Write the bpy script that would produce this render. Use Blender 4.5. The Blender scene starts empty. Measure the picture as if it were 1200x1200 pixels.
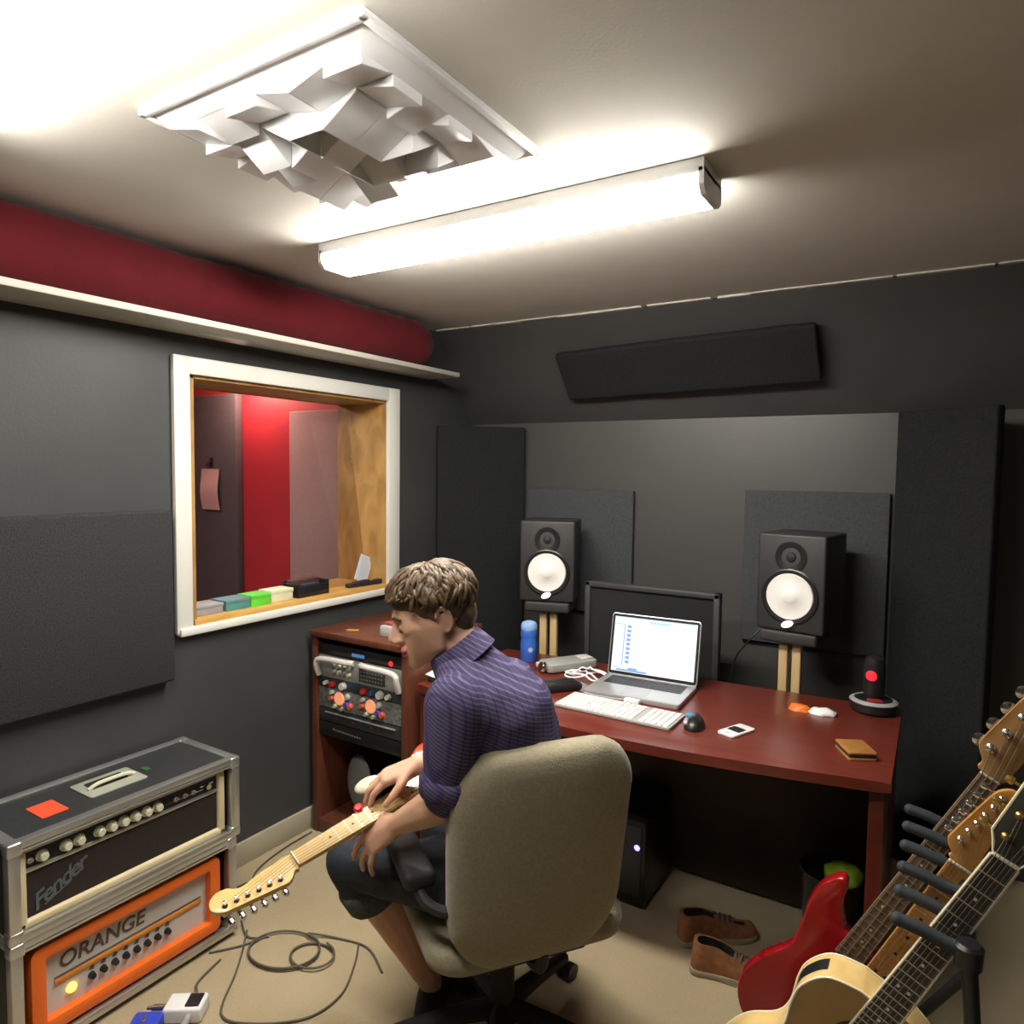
import bpy, bmesh, math, random
from mathutils import Vector, Matrix, noise
random.seed(7)
PI = math.pi
V = Vector

# ---------------------------------------------------------------- camera, world, light, exposure
sc = bpy.context.scene
cam_d = bpy.data.cameras.new('camera')
cam_d.sensor_width = 36.0
cam_d.lens = 36.0 * 819 / 1200
cam_d.clip_start = 0.02
cam = bpy.data.objects.new('camera', cam_d)
sc.collection.objects.link(cam)
_dY = V((510, -42, 819)).normalized()
_dX = V((1321, 65, -819)).normalized()
_dX = (_dX - _dY * _dX.dot(_dY)).normalized()
_dZ = _dX.cross(_dY)
right = V((_dX.x, _dY.x, _dZ.x)); down = V((_dX.y, _dY.y, _dZ.y)); fwd = V((_dX.z, _dY.z, _dZ.z))
M = Matrix.Identity(4)
for i in range(3):
    M[i][0] = right[i]; M[i][1] = -down[i]; M[i][2] = -fwd[i]
M.translation = V((2.357, 0.0, 1.6))
cam.matrix_world = M
sc.camera = cam
w = bpy.data.worlds.new('world'); sc.world = w; w.use_nodes = True
w.node_tree.nodes['Background'].inputs[0].default_value = (0.05, 0.05, 0.05, 1)
w.node_tree.nodes['Background'].inputs[1].default_value = 0.0
TUBE = 70.0          # strength of the fluorescent lenses
TUBE_NEAR = 33.0
BOOTH = 20.0         # booth lamp, watts; the added area fill scales with it
sc.view_settings.view_transform = 'Standard'
sc.view_settings.look = 'None'
sc.view_settings.gamma = 1.0
sc.view_settings.exposure = 0.12
sc.view_settings.use_curve_mapping = False

# ---------------------------------------------------------------- helpers
def mat(name, col, rough=0.6, metal=0.0, spec=0.5, noise_s=0, noise_a=0.0, bump=0.0, bump_s=200, emit=None, es=0, coat=0, sheen=0):
    m = bpy.data.materials.new(name); m.use_nodes = True
    nt = m.node_tree; b = nt.nodes['Principled BSDF']
    c = (*col, 1)
    b.inputs['Base Color'].default_value = c
    b.inputs['Roughness'].default_value = rough
    b.inputs['Metallic'].default_value = metal
    b.inputs['Specular IOR Level'].default_value = spec
    b.inputs['Coat Weight'].default_value = coat
    b.inputs['Coat Roughness'].default_value = 0.12
    b.inputs['Sheen Weight'].default_value = sheen
    if emit:
        b.inputs['Emission Color'].default_value = (*emit, 1); b.inputs['Emission Strength'].default_value = es
    tc = nt.nodes.new('ShaderNodeTexCoord')
    if noise_a > 0:
        n = nt.nodes.new('ShaderNodeTexNoise'); n.inputs['Scale'].default_value = noise_s; n.inputs['Detail'].default_value = 5
        nt.links.new(tc.outputs['Object'], n.inputs['Vector'])
        r = nt.nodes.new('ShaderNodeValToRGB')
        r.color_ramp.elements[0].position = 0.3; r.color_ramp.elements[1].position = 0.7
        r.color_ramp.elements[0].color = (*[x * (1 - noise_a) for x in col], 1)
        r.color_ramp.elements[1].color = (*[min(1, x * (1 + noise_a)) for x in col], 1)
        nt.links.new(n.outputs['Fac'], r.inputs['Fac']); nt.links.new(r.outputs['Color'], b.inputs['Base Color'])
    if bump > 0:
        n2 = nt.nodes.new('ShaderNodeTexNoise'); n2.inputs['Scale'].default_value = bump_s; n2.inputs['Detail'].default_value = 3
        nt.links.new(tc.outputs['Object'], n2.inputs['Vector'])
        bp = nt.nodes.new('ShaderNodeBump'); bp.inputs['Strength'].default_value = bump; bp.inputs['Distance'].default_value = 0.004
        nt.links.new(n2.outputs['Fac'], bp.inputs['Height']); nt.links.new(bp.outputs['Normal'], b.inputs['Normal'])
    return m

def wood(name, c1, c2, scale=(1, 1, 12), rough=0.45, coat=0.0, rot=(0, 0, 0)):
    m = mat(name, c1, rough, coat=coat); nt = m.node_tree; b = nt.nodes['Principled BSDF']
    tc = nt.nodes['Texture Coordinate']
    mp = nt.nodes.new('ShaderNodeMapping'); mp.inputs['Scale'].default_value = scale; mp.inputs['Rotation'].default_value = rot
    n = nt.nodes.new('ShaderNodeTexNoise'); n.inputs['Scale'].default_value = 4; n.inputs['Detail'].default_value = 8; n.inputs['Distortion'].default_value = 0.6
    r = nt.nodes.new('ShaderNodeValToRGB'); r.color_ramp.elements[0].position = 0.32; r.color_ramp.elements[1].position = 0.68
    r.color_ramp.elements[0].color = (*c1, 1); r.color_ramp.elements[1].color = (*c2, 1)
    nt.links.new(tc.outputs['Object'], mp.inputs['Vector']); nt.links.new(mp.outputs['Vector'], n.inputs['Vector'])
    nt.links.new(n.outputs['Fac'], r.inputs['Fac']); nt.links.new(r.outputs['Color'], b.inputs['Base Color'])
    return m

def obj(name, bm, m, parent=None, smooth=35, kind=None, label=None):
    bmesh.ops.recalc_face_normals(bm, faces=bm.faces[:])
    me = bpy.data.meshes.new(name); bm.to_mesh(me); bm.free()
    ms = m if isinstance(m, (list, tuple)) else [m]
    for x in ms: me.materials.append(x)
    if smooth:
        me.shade_smooth(); me.set_sharp_from_angle(angle=math.radians(smooth))
    o = bpy.data.objects.new(name, me); sc.collection.objects.link(o)
    if parent: o.parent = parent
    if kind: o['kind'] = kind
    if label: o['label'] = label
    return o

def struct(name, bm, m, smooth=35):
    return obj(name, bm, m, None, smooth, 'structure')

def tag(o, label, cat, group=None):
    o['label'] = label; o['category'] = cat
    if group: o['group'] = group
    return o

def thing(name, label, cat, loc=(0, 0, 0), rz=0.0, group=None, mw=None):
    o = bpy.data.objects.new(name, None); sc.collection.objects.link(o)
    o.empty_display_size = 0.05
    if mw is not None: o.matrix_world = mw
    else: o.location = loc; o.rotation_euler = (0, 0, rz)
    return tag(o, label, cat, group)

def B(): return bmesh.new()

def box(bm, lo, hi, bev=0.0, seg=2, rot=None, piv=None, mi=0):
    lo = V(lo); hi = V(hi); c = (lo + hi) / 2; s = hi - lo
    r = bmesh.ops.create_cube(bm, size=1.0, matrix=Matrix.Translation(c) @ Matrix.Diagonal((*s, 1)))
    vs = r['verts']
    fs = set(f for v in vs for f in v.link_faces)
    for f in fs: f.material_index = mi
    if bev > 0:
        es = list(set(e for v in vs for e in v.link_edges))
        rr = bmesh.ops.bevel(bm, geom=es, offset=bev, segments=seg, affect='EDGES', profile=0.5, clamp_overlap=True)
        vs = list(set(v for f in rr['faces'] for v in f.verts) | set(v for v in vs if v.is_valid))
        for f in set(f for v in vs for f in v.link_faces): f.material_index = mi
    if rot is not None:
        bmesh.ops.rotate(bm, verts=vs, cent=piv if piv is not None else c, matrix=rot)
    return vs

def cyl(bm, p0, p1, r0, r1=None, seg=20, caps=True, mi=0):
    p0 = V(p0); p1 = V(p1); r1 = r0 if r1 is None else r1
    d = p1 - p0; L = d.length
    q = V((0, 0, 1)).rotation_difference(d.normalized()).to_matrix().to_4x4()
    r = bmesh.ops.create_cone(bm, cap_ends=caps, segments=seg, radius1=r0, radius2=r1, depth=L, matrix=Matrix.Translation((p0 + p1) / 2) @ q)
    for v in r['verts']:
        for f in v.link_faces: f.material_index = mi
    return r['verts']

def lathe(bm, prof, origin=(0, 0, 0), axis=(0, 0, 1), seg=32, mi=0):
    q = V((0, 0, 1)).rotation_difference(V(axis).normalized()).to_matrix()
    o = V(origin); rings = []
    for (r, z) in prof:
        if r < 1e-6: rings.append([bm.verts.new(o + q @ V((0, 0, z)))])
        else: rings.append([bm.verts.new(o + q @ V((r * math.cos(2 * PI * k / seg), r * math.sin(2 * PI * k / seg), z))) for k in range(seg)])
    for a, b in zip(rings[:-1], rings[1:]):
        for k in range(seg):
            k2 = (k + 1) % seg
            if len(a) == 1 and len(b) == 1: continue
            if len(a) == 1: f = bm.faces.new((a[0], b[k], b[k2]))
            elif len(b) == 1: f = bm.faces.new((a[k], a[k2], b[0]))
            else: f = bm.faces.new((a[k], a[k2], b[k2], b[k]))
            f.material_index = mi

def catmull(pts, n=6, closed=False):
    pts = [V(p) for p in pts]; out = []; N = len(pts)
    rng = range(N) if closed else range(N - 1)
    for i in rng:
        if closed: p0, p1, p2, p3 = pts[(i - 1) % N], pts[i], pts[(i + 1) % N], pts[(i + 2) % N]
        else: p0, p1, p2, p3 = pts[max(i - 1, 0)], pts[i], pts[i + 1], pts[min(i + 2, N - 1)]
        for k in range(n):
            t = k / n
            out.append(0.5 * ((2 * p1) + (p2 - p0) * t + (2 * p0 - 5 * p1 + 4 * p2 - p3) * t * t + (3 * p1 - p0 - 3 * p2 + p3) * t ** 3))
    if not closed: out.append(pts[-1])
    return out

def tube(bm, pts, r, seg=8, closed=False, rr=None, mi=0):
    pts = [V(p) for p in pts]; N = len(pts); rings = []
    prev = None
    for i, p in enumerate(pts):
        t = (pts[(i + 1) % N] - pts[i - 1]) if closed else (pts[min(i + 1, N - 1)] - pts[max(i - 1, 0)])
        if t.length < 1e-9: t = V((0, 0, 1))
        t.normalize()
        if prev is None:
            a = t.orthogonal().normalized()
        else:
            a = (prev - t * prev.dot(t))
            a = a.normalized() if a.length > 1e-6 else t.orthogonal().normalized()
        prev = a; b = t.cross(a)
        rad = rr[i] if rr else r
        rings.append([bm.verts.new(p + (a * math.cos(2 * PI * k / seg) + b * math.sin(2 * PI * k / seg)) * rad) for k in range(seg)])
    M_ = N if closed else N - 1
    for i in range(M_):
        A_, B_ = rings[i], rings[(i + 1) % N]
        for k in range(seg):
            k2 = (k + 1) % seg
            bm.faces.new((A_[k], A_[k2], B_[k2], B_[k])).material_index = mi
    if not closed:
        for rg in (rings[0], rings[-1]):
            try: bm.faces.new(rg).material_index = mi
            except ValueError: pass

def prism(bm, pts, z0, z1, bev=0.0, seg=2, M4=None, mi=0):
    """polygon in local xy extruded z0..z1, optional rounded rim"""
    vs = [bm.verts.new((p[0], p[1], z0)) for p in pts]
    f = bm.faces.new(vs)
    r = bmesh.ops.extrude_face_region(bm, geom=[f])
    tv = [g for g in r['geom'] if isinstance(g, bmesh.types.BMVert)]
    for v in tv: v.co.z = z1
    allv = vs + tv
    for f in set(f for v in allv for f in v.link_faces): f.material_index = mi
    if bev > 0:
        es = [e for e in set(e for v in allv for e in v.link_edges) if abs(e.verts[0].co.z - e.verts[1].co.z) < 1e-6]
        rr = bmesh.ops.bevel(bm, geom=es, offset=bev, segments=seg, affect='EDGES', profile=0.5, clamp_overlap=True)
        allv = list(set(v for v in allv if v.is_valid) | set(v for f in rr['faces'] for v in f.verts))
        for f in set(f for v in allv for f in v.link_faces): f.material_index = mi
    if M4 is not None: bmesh.ops.transform(bm, matrix=M4, verts=allv)
    return allv

def rrect(x0, y0, x1, y1, r, n=5):
    out = []
    for cx, cy, a0 in ((x1 - r, y1 - r, 0), (x0 + r, y1 - r, 90), (x0 + r, y0 + r, 180), (x1 - r, y0 + r, 270)):
        for k in range(n + 1):
            a = math.radians(a0 + 90 * k / n); out.append((cx + r * math.cos(a), cy + r * math.sin(a)))
    return out

def quad(bm, a, b, c, d, mi=0):
    f = bm.faces.new([bm.verts.new(V(p)) for p in (a, b, c, d)]); f.material_index = mi
    return f

def frame_M(o, x, y, z):
    m = Matrix.Identity(4)
    for i in range(3): m[i][0] = x[i]; m[i][1] = y[i]; m[i][2] = z[i]; m[i][3] = o[i]
    return m

def text_bm(bm, s, size, M4, extrude=0.0006, shear=0.0, spacing=1.0, mi=0):
    cu = bpy.data.curves.new('lettering', 'FONT'); cu.body = s; cu.size = size; cu.extrude = extrude
    cu.align_x = 'CENTER'; cu.align_y = 'CENTER'; cu.shear = shear; cu.space_character = spacing; cu.offset = size * 0.012
    o = bpy.data.objects.new('lettering', cu); sc.collection.objects.link(o)
    dg = bpy.context.evaluated_depsgraph_get(); dg.update()
    me = bpy.data.meshes.new_from_object(o.evaluated_get(dg))
    me.transform(M4)
    n0 = len(bm.faces)
    bm.from_mesh(me); bm.faces.ensure_lookup_table()
    for f in bm.faces[n0:]: f.material_index = mi
    bpy.data.objects.remove(o); bpy.data.curves.remove(cu); bpy.data.meshes.remove(me)

# ---------------------------------------------------------------- materials
m_wall = mat('grey_wall_paint', (0.048, 0.050, 0.052), 0.5, spec=0.4, noise_s=3, noise_a=0.08, bump=0.12, bump_s=90)
m_slope = mat('dark_wall_paint', (0.046, 0.046, 0.047), 0.6, noise_s=4, noise_a=0.1, bump=0.15, bump_s=80)
m_back = mat('grey_satin_paint', (0.064, 0.064, 0.061), 0.42, noise_s=3, noise_a=0.08, bump=0.1, bump_s=60)
m_ceil = mat('ceiling_paint', (0.66, 0.63, 0.575), 0.8, noise_s=5, noise_a=0.03, bump=0.1, bump_s=120)
m_fab = mat('charcoal_fabric', (0.036, 0.037, 0.039), 0.95, spec=0.15, noise_s=220, noise_a=0.4, bump=0.5, bump_s=300)
m_foam = mat('slate_foam', (0.062, 0.066, 0.073), 0.9, spec=0.2, noise_s=150, noise_a=0.2, bump=0.4, bump_s=260)
m_blackfab = mat('black_fabric', (0.017, 0.018, 0.02), 0.95, spec=0.2, noise_s=150, noise_a=0.3, bump=0.4, bump_s=250)
m_white = mat('white_gloss_paint', (0.72, 0.71, 0.66), 0.4)
m_trimd = mat('shelf_paint', (0.55, 0.53, 0.47), 0.5)
m_base = mat('cream_baseboard_paint', (0.42, 0.385, 0.29), 0.5)
m_lens = mat('fluorescent_lens', (0.9, 0.9, 0.88), 0.5, emit=(1.0, 0.955, 0.86), es=TUBE)
m_lens2 = mat('fluorescent_lens_near', (0.9, 0.9, 0.88), 0.5, emit=(1.0, 0.955, 0.86), es=TUBE_NEAR)
m_plastic_w = mat('white_plastic', (0.8, 0.8, 0.8), 0.35)
m_diff = mat('diffuser_plastic', (0.84, 0.84, 0.86), 0.35)
m_red_wall = mat('red_wall_paint', (0.45, 0.028, 0.042), 0.6, noise_s=4, noise_a=0.06)
m_greyp = mat('grey_booth_fabric', (0.085, 0.078, 0.085), 0.95, noise_s=120, noise_a=0.15)
m_pinkp = mat('mauve_booth_fabric', (0.42, 0.31, 0.30), 0.95, noise_s=120, noise_a=0.12)
m_ply = wood('plywood', (0.28, 0.14, 0.035), (0.50, 0.29, 0.09), (3, 3, 1.2), 0.5)
m_sill = wood('pine_sill', (0.50, 0.27, 0.06), (0.62, 0.36, 0.10), (4, 1, 4), 0.5)
m_desk = wood('mahogany_laminate', (0.115, 0.019, 0.012), (0.15, 0.028, 0.017), (1.5, 8, 8), 0.30)
m_rack = wood('walnut_brown_laminate', (0.085, 0.024, 0.013), (0.13, 0.040, 0.02), (8, 8, 1.5), 0.4)
m_black = mat('black_plastic', (0.012, 0.012, 0.013), 0.35)
m_mblack = mat('matte_black', (0.015, 0.015, 0.017), 0.7)
m_rubber = mat('black_foam_rubber', (0.022, 0.027, 0.034), 0.75)
m_tolex = mat('black_case_laminate', (0.028, 0.03, 0.032), 0.5, noise_s=60, noise_a=0.2, bump=0.2, bump_s=300)
m_alu = mat('aluminium_edging', (0.62, 0.62, 0.60), 0.32, metal=0.85)
m_chrome = mat('chrome', (0.8, 0.8, 0.8), 0.15, metal=1.0)
m_steel = mat('brushed_aluminium', (0.55, 0.55, 0.56), 0.35, metal=0.6)
m_creamtol = mat('cream_vinyl', (0.62, 0.52, 0.32), 0.55)
m_grille = mat('dark_grille_cloth', (0.020, 0.011, 0.009), 0.9, noise_s=250, noise_a=0.4)
m_orange = mat('orange_vinyl', (0.80, 0.15, 0.015), 0.5, bump=0.2, bump_s=250)
m_knob = mat('cream_knob', (0.66, 0.64, 0.48), 0.35)
m_panel_w = mat('off_white_panel', (0.55, 0.53, 0.50), 0.45)
m_brownp = mat('brown_print', (0.10, 0.06, 0.04), 0.6)
m_orstripe = mat('ochre_print', (0.62, 0.22, 0.02), 0.5)
m_redlab = mat('red_sticker', (0.80, 0.085, 0.03), 0.6)
m_logo = mat('tarnished_silver', (0.12, 0.14, 0.15), 0.4, metal=0.3)
m_cone = mat('white_cone', (0.86, 0.84, 0.80), 0.4, emit=None)
m_tan = wood('pine_post', (0.42, 0.29, 0.13), (0.52, 0.37, 0.18), (6, 6, 1), 0.5)
m_chair = mat('beige_upholstery', (0.27, 0.235, 0.155), 0.95, sheen=0.3, noise_s=120, noise_a=0.12, bump=0.5, bump_s=220)
m_skin = mat('skin', (0.60, 0.345, 0.235), 0.5, noise_s=18, noise_a=0.08)
m_lip = mat('lips', (0.45, 0.10, 0.09), 0.4)
m_hair = mat('brown_hair', (0.092, 0.054, 0.027), 0.5, noise_s=40, noise_a=0.45)
m_shorts = mat('dark_denim', (0.020, 0.024, 0.034), 0.9, noise_s=90, noise_a=0.3)
m_hem = mat('faded_denim_cuff', (0.055, 0.062, 0.062), 0.9, noise_s=90, noise_a=0.3)
m_maple = wood('lacquered_maple', (0.66, 0.43, 0.15), (0.76, 0.53, 0.22), (5, 1, 5), 0.3, coat=0.4)
m_maple_d = wood('aged_maple', (0.30, 0.155, 0.05), (0.38, 0.20, 0.07), (5, 1, 5), 0.35, coat=0.3)
m_maple_o = wood('amber_maple', (0.46, 0.20, 0.04), (0.55, 0.26, 0.06), (5, 1, 5), 0.3, coat=0.4)
m_rosew = wood('rosewood', (0.15, 0.095, 0.055), (0.21, 0.14, 0.085), (8, 1, 8), 0.5)
m_ebony = wood('worn_ebony', (0.028, 0.027, 0.020), (0.055, 0.052, 0.038), (8, 1, 8), 0.45)
m_redbody = mat('gloss_red_lacquer', (0.30, 0.006, 0.010), 0.2, coat=0.5)
m_redor = mat('orange_red_lacquer', (0.60, 0.045, 0.01), 0.2, coat=0.5)
m_natural = wood('blond_maple_side', (0.70, 0.47, 0.17), (0.80, 0.58, 0.25), (5, 1, 5), 0.3, coat=0.4)
m_amber = wood('amber_top', (0.25, 0.135, 0.035), (0.30, 0.165, 0.05), (5, 1, 5), 0.35, coat=0.3)
m_binding = mat('cream_binding', (0.72, 0.66, 0.48), 0.4)
m_fret = mat('fret_wire', (0.55, 0.54, 0.5), 0.3, metal=0.9)
m_string = mat('string_wire', (0.30, 0.27, 0.22), 0.4, metal=0.7)
m_gold = mat('gold_plate', (0.65, 0.45, 0.12), 0.3, metal=0.9)
m_bluebottle = mat('blue_bottle_plastic', (0.035, 0.12, 0.48), 0.35)
m_bluecap = mat('pale_blue_cap', (0.25, 0.42, 0.75), 0.4)
m_shoe = mat('brown_suede', (0.24, 0.098, 0.038), 0.85, noise_s=40, noise_a=0.25)
m_sole = mat('cream_rubber', (0.33, 0.28, 0.19), 0.7)
m_silver_grey = mat('grey_plastic', (0.30, 0.30, 0.29), 0.45)
m_cable = mat('grey_cable', (0.10, 0.088, 0.065), 0.6)
m_ledblue = mat('blue_led', (0.02, 0.02, 0.4), 0.4, emit=(0.12, 0.1, 1.0), es=8)
m_ledred = mat('red_led', (0.4, 0.01, 0.02), 0.4, emit=(1.0, 0.02, 0.03), es=1.3)
m_ledw = mat('white_emblem_light', (0.9, 0.9, 0.9), 0.4, emit=(1, 1, 1), es=1.2)
m_pilot = mat('amber_pilot_lamp', (0.8, 0.4, 0.05), 0.4, emit=(1.0, 0.55, 0.08), es=3)

def carpet():
    m = mat('beige_carpet', (0.35, 0.275, 0.17), 0.95, spec=0.1, bump=0.8, bump_s=420, sheen=0.2)
    nt = m.node_tree; b = nt.nodes['Principled BSDF']; tc = nt.nodes['Texture Coordinate']
    n1 = nt.nodes.new('ShaderNodeTexNoise'); n1.inputs['Scale'].default_value = 2.2; n1.inputs['Detail'].default_value = 4
    n2 = nt.nodes.new('ShaderNodeTexNoise'); n2.inputs['Scale'].default_value = 160; n2.inputs['Detail'].default_value = 3
    mx = nt.nodes.new('ShaderNodeMix'); mx.inputs['Factor'].default_value = 0.35
    for n in (n1, n2): nt.links.new(tc.outputs['Object'], n.inputs['Vector'])
    nt.links.new(n1.outputs['Fac'], mx.inputs['A']); nt.links.new(n2.outputs['Fac'], mx.inputs['B'])
    r = nt.nodes.new('ShaderNodeValToRGB'); r.color_ramp.elements[0].position = 0.32; r.color_ramp.elements[1].position = 0.68
    r.color_ramp.elements[0].color = (0.36, 0.285, 0.17, 1); r.color_ramp.elements[1].color = (0.48, 0.385, 0.24, 1)
    nt.links.new(mx.outputs['Result'], r.inputs['Fac']); nt.links.new(r.outputs['Color'], b.inputs['Base Color'])
    return m
m_carpet = carpet()

def velvet():
    m = mat('crimson_velvet', (0.105, 0.006, 0.011), 0.85, sheen=0.05, spec=0.2, noise_s=9, noise_a=0.1, bump=0.6, bump_s=30)
    return m
m_velvet = velvet()

def shirt_mat():
    m = mat('purple_plaid_cotton', (0.07, 0.065, 0.15), 0.9, spec=0.2)
    nt = m.node_tree; b = nt.nodes['Principled BSDF']; tc = nt.nodes['Texture Coordinate']
    def wave(rot, scale):
        mp = nt.nodes.new('ShaderNodeMapping'); mp.inputs['Rotation'].default_value = rot
        wv = nt.nodes.new('ShaderNodeTexWave'); wv.wave_type = 'BANDS'; wv.bands_direction = 'Z'
        wv.inputs['Scale'].default_value = scale; wv.inputs['Distortion'].default_value = 0.3; wv.inputs['Detail'].default_value = 1
        wv.inputs['Detail Scale'].default_value = 0.6
        nt.links.new(tc.outputs['Object'], mp.inputs['Vector']); nt.links.new(mp.outputs['Vector'], wv.inputs['Vector'])
        return wv
    a = wave((math.radians(13.6), math.radians(-24), 0), 36)
    r = nt.nodes.new('ShaderNodeValToRGB'); r.color_ramp.elements[0].position = 0.70; r.color_ramp.elements[1].position = 0.95
    r.color_ramp.elements[0].color = (0.064, 0.056, 0.112, 1); r.color_ramp.elements[1].color = (0.135, 0.120, 0.225, 1)
    nt.links.new(a.outputs['Fac'], r.inputs['Fac'])
    c = wave((math.radians(90), 0, 0), 16)
    r2 = nt.nodes.new('ShaderNodeValToRGB'); r2.color_ramp.elements[0].position = 0.8; r2.color_ramp.elements[1].position = 0.97
    r2.color_ramp.elements[0].color = (1, 1, 1, 1); r2.color_ramp.elements[1].color = (0.75, 0.6, 0.85, 1)
    nt.links.new(c.outputs['Fac'], r2.inputs['Fac'])
    mx = nt.nodes.new('ShaderNodeMix'); mx.data_type = 'RGBA'; mx.blend_type = 'MULTIPLY'; mx.inputs[0].default_value = 1.0
    nt.links.new(r.outputs['Color'], mx.inputs[6]); nt.links.new(r2.outputs['Color'], mx.inputs[7])
    nt.links.new(mx.outputs[2], b.inputs['Base Color'])
    return m
m_shirt = shirt_mat()

def glass_mat():
    m = bpy.data.materials.new('window_glass'); m.use_nodes = True; nt = m.node_tree
    nt.nodes.remove(nt.nodes['Principled BSDF'])
    t = nt.nodes.new('ShaderNodeBsdfTransparent'); t.inputs[0].default_value = (0.93, 0.95, 0.94, 1)
    g = nt.nodes.new('ShaderNodeBsdfGlossy'); g.inputs['Roughness'].default_value = 0.02
    fr = nt.nodes.new('ShaderNodeFresnel'); fr.inputs['IOR'].default_value = 1.25
    mx = nt.nodes.new('ShaderNodeMixShader')
    nt.links.new(fr.outputs[0], mx.inputs[0]); nt.links.new(t.outputs[0], mx.inputs[1]); nt.links.new(g.outputs[0], mx.inputs[2])
    nt.links.new(mx.outputs[0], nt.nodes['Material Output'].inputs[0])
    return m
m_glass = glass_mat()

# ---------------------------------------------------------------- structure
HC = 2.34        # ceiling height
bm = B(); box(bm, (-3.2, -1.7, -0.05), (3.05, 3.5, 0.0)); struct('floor', bm, m_carpet)
bm = B(); box(bm, (-3.2, -1.7, HC), (3.05, 3.5, HC + 0.06)); struct('ceiling', bm, m_ceil)
# left wall with the window opening
oy0, oy1, oz0, oz1 = 1.56, 2.615, 1.03, 1.935
bm = B()
box(bm, (-0.32, -1.7, 0), (0, oy0, HC)); box(bm, (-0.32, oy1, 0), (0, 3.5, HC))
box(bm, (-0.32, oy0, 0), (0, oy1, oz0 - 0.02)); box(bm, (-0.32, oy0, oz1 + 0.01), (0, oy1, HC))
struct('wall_left', bm, m_wall)
bm = B(); box(bm, (3.0, -1.7, 0), (3.1, 3.5, HC)); struct('wall_right', bm, m_wall)
bm = B(); box(bm, (0, -1.8, 0), (3.0, -1.7, HC)); struct('wall_front', bm, m_wall)
bm = B(); box(bm, (0, 3.35, 0), (3.0, 3.5, 1.866)); struct('wall_back', bm, m_back)
# sloped upper part of the back wall
bm = B()
q = [(2.994, HC), (3.352, 1.86), (3.50, 1.86), (3.50, HC)]
va = [bm.verts.new((0, y, z)) for y, z in q]; vb = [bm.verts.new((3.0, y, z)) for y, z in q]
bm.faces.new(va); bm.faces.new(vb[::-1])
for i in range(4): bm.faces.new((va[i], va[(i + 1) % 4], vb[(i + 1) % 4], vb[i]))
struct('wall_back_upper', bm, m_slope)
# thin chipped seam of bare plaster where slope meets ceiling
bm = B(); xs = 0.02
while xs < 2.95:
    l = random.uniform(0.12, 0.4)
    box(bm, (xs, 2.974, HC - 0.010 * random.uniform(0.5, 1)), (min(xs + l, 2.98), 3.0, HC))
    xs += l + random.uniform(-0.01, 0.03)
struct('trim_1', bm, m_trimd)
bm = B(); box(bm, (0, -1.7, 0), (0.016, 3.34, 0.095), 0.004)
struct('baseboard_left', bm, m_base)
# booth beyond the window
bm = B(); box(bm, (-3.2, 3.3, 0), (-0.32, 3.4, HC)); struct('wall_booth_back', bm, m_red_wall)
bm = B(); box(bm, (-3.3, -1.7, 0), (-3.2, 3.4, HC)); struct('wall_booth_left', bm, m_red_wall)
bm = B(); box(bm, (-3.2, 0.2, 0), (-0.32, 0.3, HC)); struct('wall_booth_front', bm, m_red_wall)
# wood lining of the opening, white trim
bm = B()
box(bm, (-0.32, oy0 - 0.001, oz0), (0.0, oy0 + 0.014, oz1)); box(bm, (-0.32, oy1 - 0.014, oz0), (0.0, oy1 + 0.001, oz1))
box(bm, (-0.32, oy0, oz1 - 0.012), (0.0, oy1, oz1 + 0.01))
struct('window_1', bm, m_ply)
bm = B(); box(bm, (-0.32, oy0, oz0 - 0.02), (0.012, oy1, oz0), 0.002); struct('trim_2', bm, m_sill)
bm = B()
box(bm, (0.0, 1.483, 0.99), (0.022, 1.548, 1.998), 0.005); box(bm, (0.0, 2.607, 0.99), (0.022, 2.69, 1.998), 0.005)
box(bm, (0.0, 1.483, 1.934), (0.021, 2.69, 1.998), 0.005); box(bm, (0.0, 1.49, 0.982), (0.035, 2.70, 1.012), 0.007)
struct('trim_3', bm, m_white)
bm = B()
vs = box(bm, (-0.128, oy0 + 0.015, oz0), (-0.122, oy1 - 0.015, oz1 - 0.01))
for v in vs: v.co.x -= 0.135 * (v.co.z - oz0) / (oz1 - oz0)
o = struct('window_2', bm, m_glass, 0)

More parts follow.
